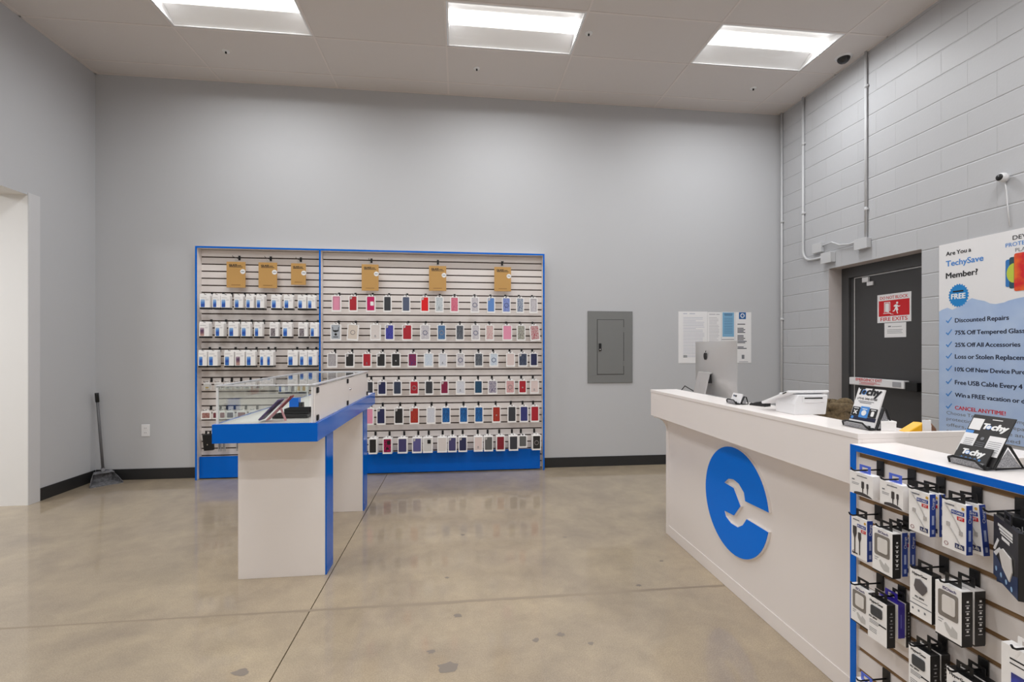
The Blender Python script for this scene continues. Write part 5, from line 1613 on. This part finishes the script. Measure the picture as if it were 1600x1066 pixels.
# ================================================================== things on the counter
def card_holder(label, loc, rotz, w_, lean=0.34, hh=0.085, depth=0.1):
    """A bent wire-mesh card stand: lip, sloping back, A-shaped rear legs; faces local -Y."""
    t = thing('card_holder', label, 'card holder', loc, rotz)
    MESH = two_tone('steel_mesh', (120, 120, 124), (170, 170, 174), 400, 0.45, 0.55, 0.4)
    top = Vector((0, 0.03 + hh * lean, hh))
    m = MB()
    for (a_, b_) in (((0.0, 0.018), (0.004, 0.002)), ((0.004, 0.002), (0.03, 0.004)), ((0.03, 0.004), (top.y, top.z))):
        v = [(s_ * (w_ / 2 - 0.006), q[0], q[1]) for q in (a_, b_) for s_ in (-1, 1)]
        m.raw(v + [(x, y + 0.0015, z + 0.0008) for x, y, z in v], [(0, 1, 3, 2), (6, 7, 5, 4), (0, 4, 5, 1), (1, 5, 7, 3), (3, 7, 6, 2), (2, 6, 4, 0)])
    m.build('tray', MESH, t)
    for s_ in (-1, 1):
        x = s_ * (w_ / 2 - 0.004)
        MB().tube([(x, 0, 0.018), (x, 0.003, 0.0045), (x, 0.03, 0.004), (x, top.y, top.z), (x, top.y + 0.01, top.z - 0.004), (x, depth, 0.004), (x, 0.034, 0.004)], 0.0035, 8).build('side_frame', BLACKM, t)
        MB().raw([(x, 0.036, 0.008), (x, depth - 0.01, 0.008), (x, top.y + 0.004, top.z - 0.012), (x + 0.001, 0.036, 0.008), (x + 0.001, depth - 0.01, 0.008), (x + 0.001, top.y + 0.004, top.z - 0.012)], [(0, 1, 2), (5, 4, 3), (0, 3, 4, 1), (1, 4, 5, 2), (2, 5, 3, 0)]).build('side_mesh', MESH, t)
    MB().tube([(-w_ / 2 + 0.004, 0, 0.018), (-w_ * 0.32, -0.002, 0.024), (w_ * 0.25, -0.002, 0.024), (w_ * 0.36, 0, 0.012), (w_ / 2 - 0.004, 0, 0.006)], 0.0035, 8).build('front_wire', BLACKM, t)
    return t, Vector((0, lean, 1)).normalized()


def logo(parent, o, axes, w_, letters_m):
    """The shop's wordmark: T, a round e, then chy."""
    u, v = axes
    n_ = u.cross(v)
    o = Vector(o)
    text('logo_lettering', 'T', parent, o + n_ * 0.0004, axes, letters_m, height=w_ * 0.27, bold=0.03, shear=0.15)
    MB().prism(circle(w_ * 0.105, 20, (w_ * 0.235, w_ * 0.1)), o + n_ * 0.0003, u, v, n_ * 0.0002).build('logo_disc', mat('logo_sky', (84, 150, 226), 0.4), parent)
    text('logo_lettering', 'e', parent, o + u * w_ * 0.235 + v * w_ * 0.035 + n_ * 0.0009, axes, letters_m, height=w_ * 0.135, bold=0.03, align='CENTER', shear=0.15)
    text('logo_lettering', 'chy', parent, o + u * w_ * 0.36 + n_ * 0.0004, axes, letters_m, width=w_ * 0.62, height=w_ * 0.29, bold=0.03, shear=0.15)


# the tall leaflet holder on the counter ledge
hold, lv = card_holder('wire card holder with white leaflets on the near end of the counter ledge', (1.525, 1.655, LZ), SIDE, 0.13)
nv = Vector((1, 0, 0)).cross(lv)
AXL = (Vector((1, 0, 0)), lv)
t = thing('leaflet', 'tall white leaflet with black and blue print in the ledge card holder', 'leaflet', (1.525 + 0.0135, 1.655, LZ + 0.0098), SIDE)
base = Vector((0, 0.006, 0))
lw_, lh = 0.116, 0.15
MB().obox(base + lv * lh / 2 - nv * 0.0035, (lw_ / 2, 0, 0), lv * lh / 2, nv * 0.003).build('sheet', PAPER, t)


def on(x, z, q=0.0004):
    return base + Vector((x, 0, 0)) + lv * z + nv * q


logo(t, on(-lw_ * 0.43, lh * 0.82), AXL, lw_ * 0.86, INK)
text('lettering', '(754) 306-0788', t, on(-lw_ * 0.42, lh * 0.69), AXL, INK, width=lw_ * 0.76, height=0.0085, bold=0.006)
bars([(lw_ * 0.15, 0, lw_ * 0.6, 0.0025), (lw_ * 0.22, -0.006, lw_ * 0.45, 0.0025)], on(-lw_ / 2, lh * 0.635), AXL).build('small_print', GREYINK, t)
for k, (xx, m) in enumerate(((-0.33, INK), (0.0, BLUEINK), (0.33, INK))):
    b = MB().prism(rrect(lw_ * (0.3 if k != 1 else 0.34), lh * (0.24 if k != 1 else 0.3), 0.003, 3, (xx * lw_, lh * 0.36)), on(0, 0), *AXL, nv * (0.0004 + 0.0002 * (k == 1))).build('tile_print', m, t)
    q = MB()
    o = on(xx * lw_, lh * 0.34, 0.0011)
    if k == 0:
        q.prism([(-0.009, -0.006), (-0.006, -0.009), (0.009, 0.006), (0.006, 0.009)], o, *AXL, nv * 0.0002)
        q.prism([(0.009, -0.006), (0.006, -0.009), (-0.009, 0.006), (-0.006, 0.009)], o, *AXL, nv * 0.0002)
    elif k == 1:
        q.prism(circle(0.011, 18), o, *AXL, nv * 0.0002)
    else:
        q.prism(rrect(0.013, 0.02, 0.004, 3), o, *AXL, nv * 0.0002)
    q.prism([(-0.011, 0.014), (0.011, 0.014), (0.011, 0.017), (-0.011, 0.017)], o, *AXL, nv * 0.0002)
    q.build('icon', WHITEINK, b)
MB().obox(on(0, lh * 0.185, 0.0003), (lw_ / 2, 0, 0), lv * lh * 0.05, nv * 0.0002).build('navy_band', mat('navy_ink', (0, 0, 0)), t)
MB().prism(circle(0.006, 16), on(-lw_ * 0.4, lh * 0.19, 0.0006), *AXL, nv * 0.0002).build('band_mark', BLUEINK, t)
t = thing('card_box', 'small white box behind the leaflet holder on the ledge', 'box', (1.60, 1.60, LZ), R(-20))
MB().box(-0.025, 0.025, -0.02, 0.02, 0, 0.035).build('carton', CARD, t, bevel=0.002)
MB().box(-0.0255, 0.0255, -0.0205, 0.0205, 0.028, 0.0365).build('lid', CARD, t, bevel=0.001)

# the black card holder on the end unit
hold, lv = card_holder('wire card holder with a black leaflet on the low slatwall unit', (1.463, 1.206, UT), SIDE, 0.105, 0.58, 0.07, 0.125)
nv = Vector((1, 0, 0)).cross(lv)
AXL = (Vector((1, 0, 0)), lv)
t = thing('leaflet', 'black and white leaflet with a code print standing in the holder on the low unit', 'leaflet', (1.463 + 0.011, 1.206, UT + 0.0098), SIDE)
base = Vector((0, 0.006, 0))
lw_, lh = 0.108, 0.155
MB().obox(base + lv * lh / 2 - nv * 0.002, (lw_ / 2, 0, 0), lv * lh / 2, nv * 0.0015).build('sheet', mat('black_print', (34, 32, 33), 0.45), t)
b = MB().raw([on(-lw_ * 0.5, lh * 0.2), on(-lw_ * 0.16, lh * 0.2), on(-lw_ * 0.16, lh * 0.6), on(-lw_ * 0.5, lh * 0.6)], [(0, 1, 2, 3)]).build('white_field', PAPER, t)
bars([(0.008, lh * 0.33 - 0.006 * k, lw_ * 0.22, 0.0015) for k in range(6)], on(-lw_ * 0.5, lh * 0.15, 0.0007), AXL).build('small_print', GREYINK, b)
b = MB().raw([on(lw_ * 0.12, lh * 0.2), on(lw_ * 0.5, lh * 0.2), on(lw_ * 0.5, lh * 0.6), on(lw_ * 0.12, lh * 0.6)], [(0, 1, 2, 3)]).build('white_field', PAPER, t)
bars([(0.004, lh * 0.33 - 0.006 * k, lw_ * 0.3, 0.0015) for k in range(6)], on(lw_ * 0.12, lh * 0.15, 0.0007), AXL).build('small_print', GREYINK, b)
bars([(0.0, lh * 0.33 - 0.006 * k, lw_ * 0.2, 0.0015) for k in range(6)], on(-lw_ * 0.12, lh * 0.1, 0.0007), AXL).build('small_print', GREYINK, t)
MB().prism(circle(0.005, 14), on(-lw_ * 0.02, lh * 0.52, 0.0005), *AXL, nv * 0.0002).build('round_mark', GREYINK, t)
MB().raw([on(-lw_ * 0.47, lh * 0.68), on(-lw_ * 0.18, lh * 0.68), on(-lw_ * 0.18, lh * 0.92), on(-lw_ * 0.47, lh * 0.92)], [(0, 1, 2, 3)]).build('pale_panel', PAPER, t)
MB().raw([on(-lw_ * 0.5, lh * 0.6), on(-lw_ * 0.3, lh * 0.6), on(-lw_ * 0.3, lh * 0.66), on(-lw_ * 0.5, lh * 0.66)], [(0, 1, 2, 3)]).build('blue_stripe', BLUEINK, t)
logo(t, on(-lw_ * 0.14, lh * 0.72), AXL, lw_ * 0.6, WHITEINK)
bars([(0, 0, lw_ * 0.24, 0.0025)], on(0.0, lh * 0.92, 0.0006), AXL).build('small_print', WHITEINK, t)
t = thing('business_card', 'black business cards with blue stars stacked in the holder on the low unit', 'card', (1.463 + 0.0015, 1.206, UT + 0.0098), SIDE)
MB().obox(base + lv * 0.0275 - nv * 0.0005, (0.044, 0, 0), lv * 0.0275, nv * 0.002).build('card', [mat('black_print', (0, 0, 0))], t)
logo(t, on(-0.028, 0.026, 0.0019), AXL, 0.06, WHITEINK)
for k in range(5):
    st = [((0.005 if q % 2 == 0 else 0.0022) * math.sin(q * math.pi / 5), (0.005 if q % 2 == 0 else 0.0022) * math.cos(q * math.pi / 5)) for q in range(10)]
    MB().prism(st, on(-0.024 + 0.012 * k, 0.0145, 0.0019), *AXL, nv * 0.0002).build('star_print', BLUEINK, t)

# small business card holder by the computer
hold, lv = card_holder('small wire business card holder on the ledge in front of the computer', (1.505, 2.455, LZ), SIDE, 0.1, 0.4, 0.045, 0.07)
nv = Vector((1, 0, 0)).cross(lv)
AXL = (Vector((1, 0, 0)), lv)
t = thing('business_card', 'white business cards in the small holder in front of the computer', 'card', (1.505 + 0.014, 2.455, LZ + 0.0098), SIDE)
base = Vector((0, 0.006, 0))
MB().obox(base + lv * 0.026 - nv * 0.002, (0.043, 0, 0), lv * 0.026, nv * 0.0035).build('card', PAPER, t)
logo(t, on(-0.032, 0.032, 0.0018), AXL, 0.036, INK)

# desktop computer on the staff desk, its back to the shop
DZ_ = 0.9765
t = thing('desktop_computer', 'silver all-in-one desktop computer seen from behind on the counter', 'computer', (1.85, 3.222, DZ_))
w2, z0, z1 = 0.272, 0.075, 0.468
m = MB()
nu, nw = 14, 12
v = []
for j in range(nw + 1):
    for i in range(nu + 1):
        a_, b_ = 2 * i / nu - 1, 2 * j / nw - 1
        bulge = 0.0056 + 0.038 * (1 - abs(a_) ** 2.4) * (1 - abs(b_) ** 2.4)
        v.append((-bulge, a_ * w2, (z0 + z1) / 2 + b_ * (z1 - z0) / 2))
f_ = [(j * (nu + 1) + i, j * (nu + 1) + i + 1, (j + 1) * (nu + 1) + i + 1, (j + 1) * (nu + 1) + i) for j in range(nw) for i in range(nu)]
m.raw(v, f_, 0, True)
rim = [(j, i) for i in range(nu + 1) for j in (0,)]
m.box(-0.005, 0.001, -w2, w2, z0, z1)
hs = m.build('housing', ALU, t)
MB().box(0.0012, 0.0028, -w2 + 0.004, w2 - 0.004, z0 + 0.06, z1 - 0.004).build('screen', mat('screen_glass', (14, 14, 16), 0.08), t)
MB().box(0.0012, 0.0028, -w2 + 0.001, w2 - 0.001, z0 + 0.001, z0 + 0.059).build('chin', ALU, t)
neck = [(-0.043, 0.235), (-0.06, 0.232), (-0.105, 0.05), (-0.112, 0.012), (-0.1, 0.006), (0.075, 0.004), (0.075, 0.0), (-0.112, 0.0), (-0.121, 0.008), (-0.115, 0.045), (-0.067, 0.243), (-0.043, 0.246)]
MB().prism(neck, (0, -0.04, 0), (1, 0, 0), (0, 0, 1), (0, 0.16, 0)).build('stand', ALU, t, bevel=0.002)
MB().box(-0.058, -0.035, -0.02, 0.08, 0.165, 0.225).build('hinge', mat('hinge_black', (40, 40, 42), 0.4), t, bevel=0.004)
lg = MB()
ay, az = 0.117 + 0.008, 0.36
apple = [(0, 0.017), (-0.006, 0.02), (-0.014, 0.018), (-0.019, 0.008), (-0.019, -0.004), (-0.014, -0.016), (-0.008, -0.022), (0, -0.019), (0.008, -0.022), (0.013, -0.016), (0.017, -0.006), (0.012, 0.002), (0.012, 0.009), (0.016, 0.015), (0.009, 0.02)]
sx_ = 1.25
lg.prism([(a_ * sx_, b_ * sx_) for a_, b_ in apple], (-0.0415, 0.06, az), *WEST, (-0.002, 0, 0))
lg.prism([(0.0 + 0.001, 0.026), (0.002, 0.036), (0.011, 0.043), (0.01, 0.032)], (-0.0415, 0.06, az), *WEST, (-0.002, 0, 0))
lg.build('emblem', BLACK, hs)
MB().tube([(-0.05, 0.02, 0.03), (-0.1, 0.14, 0.1), (-0.13, 0.2, 0.13), (-0.15, 0.24, 0.08), (-0.16, 0.24, 0.006)], 0.004, 8).build('power_cord', BLACK, t)

# black phone beside the computer
t = thing('card_terminal', 'black handset lying on the ledge between the computer and the register', 'terminal', (1.61, 2.36, LZ), R(-70))
t.scale = (0.62, 0.8, 0.8)
MB().prism([(0, 0), (0.0, 0.012), (0.05, 0.02), (0.14, 0.034), (0.15, 0.03), (0.15, 0)], (-0.075, -0.03, 0), (1, 0, 0), (0, 0, 1), (0, 0.06, 0)).build('body', BLACK, t, bevel=0.003)
MB().obox((0.01, 0, 0.028), (0.04, 0, 0.0065), (0, 0.024, 0), (0, 0, 0.001)).build('key_pad', mat('key_grey', (60, 60, 62), 0.4), t)
MB().tube([(-0.073, 0, 0.008), (-0.085, 0.004, 0.012), (-0.1, 0.01, 0.006), (-0.11, 0.012, 0.004)], 0.003, 6).build('cord', BLACK, t)

# white register with a sloping screen
t = thing('cash_register', 'white point-of-sale register with tilted screen on the counter ledge', 'register', (1.62, 2.06, LZ))
bd = MB().prism([(-0.075, 0.0), (0.085, 0.0), (0.095, 0.075), (0.095, 0.092), (-0.055, 0.092), (-0.075, 0.05)], (0, -0.045, 0), (1, 0, 0), (0, 0, 1), (0, 0.13, 0))
b_ = bd.build('body', WPLASTIC, t, bevel=0.004)
MB().box(-0.035, 0.075, -0.0475, -0.0452, 0.058, 0.084).build('printer_door', WPLASTIC, b_, bevel=0.001)
MB().box(-0.025, 0.065, -0.049, -0.0476, 0.074, 0.08).build('paper_slot', BLACK, b_)
MB().prism([(-0.03, 0.064), (-0.018, 0.056), (0.05, 0.056), (0.062, 0.064)], (0, -0.0478, 0), (1, 0, 0), (0, 0, 1), (0, -0.0015, 0)).build('tear_lip', WPLASTIC, b_)
e0, e1 = Vector((0, -0.03, 0.103)), Vector((0, 0.165, 0.03))
dd = (e1 - e0).normalized()
nn = Vector((0, -dd.z, dd.y))
nn = nn if nn.z > 0 else -nn
s_ = MB().obox((e0 + e1) / 2 + Vector((0.01, 0, 0.004)), (0.105, 0, 0), dd * (e1 - e0).length / 2, nn * 0.006).build('screen', WPLASTIC, t, bevel=0.004)
MB().obox((e0 + e1) / 2 + Vector((0.01, 0, 0.004)) + nn * 0.0066, (0.096, 0, 0), dd * ((e1 - e0).length / 2 - 0.009), nn * 0.0005).build('display', mat('screen_glass', (0, 0, 0)), s_)
MB().obox(e0.lerp(e1, 0.12) + Vector((-0.0955, 0, 0.004)), (0.0006, 0, 0), dd * 0.014, nn * 0.0025).build('card_slot', BLACK, s_)

# brown fleece heap
t = thing('fleece', 'crumpled brown fleece heaped behind the register', 'clothing', (1.845, 2.15, DZ_))
FLE = two_tone('brown_fleece', (84, 70, 50), (108, 92, 66), 90, 0.35, 0.65, 0.95)
v, f_ = [], []
nu, nw = 48, 20
for j in range(nw + 1):
    th = math.pi / 2 * j / nw
    for i in range(nu):
        ph = 2 * math.pi * i / nu
        ridge = abs(math.sin(2.5 * ph + 2.2 * th)) ** 0.6
        fold = 0.86 + 0.2 * ridge * math.cos(th) + 0.05 * math.sin(5 * ph - 4 * th)
        rr = math.cos(th) ** 0.6 * fold
        zz_ = 0.15 * math.sin(th) ** 0.85 * (0.9 + 0.2 * ridge)
        v.append((0.098 * rr * math.cos(ph), 0.085 * rr * math.sin(ph), max(zz_, 0.0)))
for j in range(nw):
    for i in range(nu):
        i2 = (i + 1) % nu
        f_.append((j * nu + i, j * nu + i2, (j + 1) * nu + i2, (j + 1) * nu + i))
MB().raw(v, f_, 0, True).build('cloth', FLE, t, weld=True)
for k, (cx, cy, r_, z_, a_, b_) in enumerate(((0.02, -0.05, 0.06, 0.118, 0.05, 1.0), (0.035, -0.035, 0.045, 0.14, 0.1, 1.05), (-0.035, -0.045, 0.04, 0.12, -0.1, 0.8))):
    pts = [(cx + r_ * math.cos(q), cy - 0.015 * math.sin(q), z_ - 0.04 + 0.055 * math.sin(q)) for q in [math.pi * (a_ + b_ * s / 11) for s in range(12)]]
    MB().tube(pts, 0.02, 12, radii=[0.008, 0.014, 0.017, 0.02, 0.021, 0.022, 0.022, 0.021, 0.02, 0.017, 0.013, 0.007]).build('fold', FLE, t)

# yellow tape dispenser and wooden handle behind the end panel
t = thing('tape_dispenser', 'yellow wedge-shaped tape dispenser behind the counter end panel', 'dispenser', (1.73, 1.61, DZ_))
YEL = mat('yellow_plastic', (240, 182, 8), 0.4)
MB().prism([(-0.05, 0.0), (0.04, 0.0), (0.04, 0.132), (0.015, 0.134), (-0.05, 0.1)], (0, -0.02, 0), (1, 0, 0), (0, 0, 1), (0, 0.04, 0)).build('body', YEL, t, bevel=0.003)
MB().box(0.01, 0.046, -0.024, -0.0202, 0.1, 0.146).box(0.041, 0.052, -0.02, 0.02, 0.07, 0.125).build('tape_guide', WPLASTIC, t, bevel=0.002)
t = thing('brush', 'brush with a brown wooden handle leaning behind the end panel below the poster', 'brush', (1.9, 1.70, DZ_))
MB().tube([(0.02, 0, 0.03), (0.0, -0.005, 0.09), (-0.03, -0.01, 0.125)], 0.012, 10, radii=[0.013, 0.014, 0.009]).build('handle', two_tone('brown_wood', (110, 78, 58), (136, 100, 76), 30), t)
MB().box(0.0, 0.045, -0.015, 0.015, 0.0, 0.035).build('bristle_head', mat('dark_bristle', (50, 44, 40), 0.9), t, bevel=0.003)
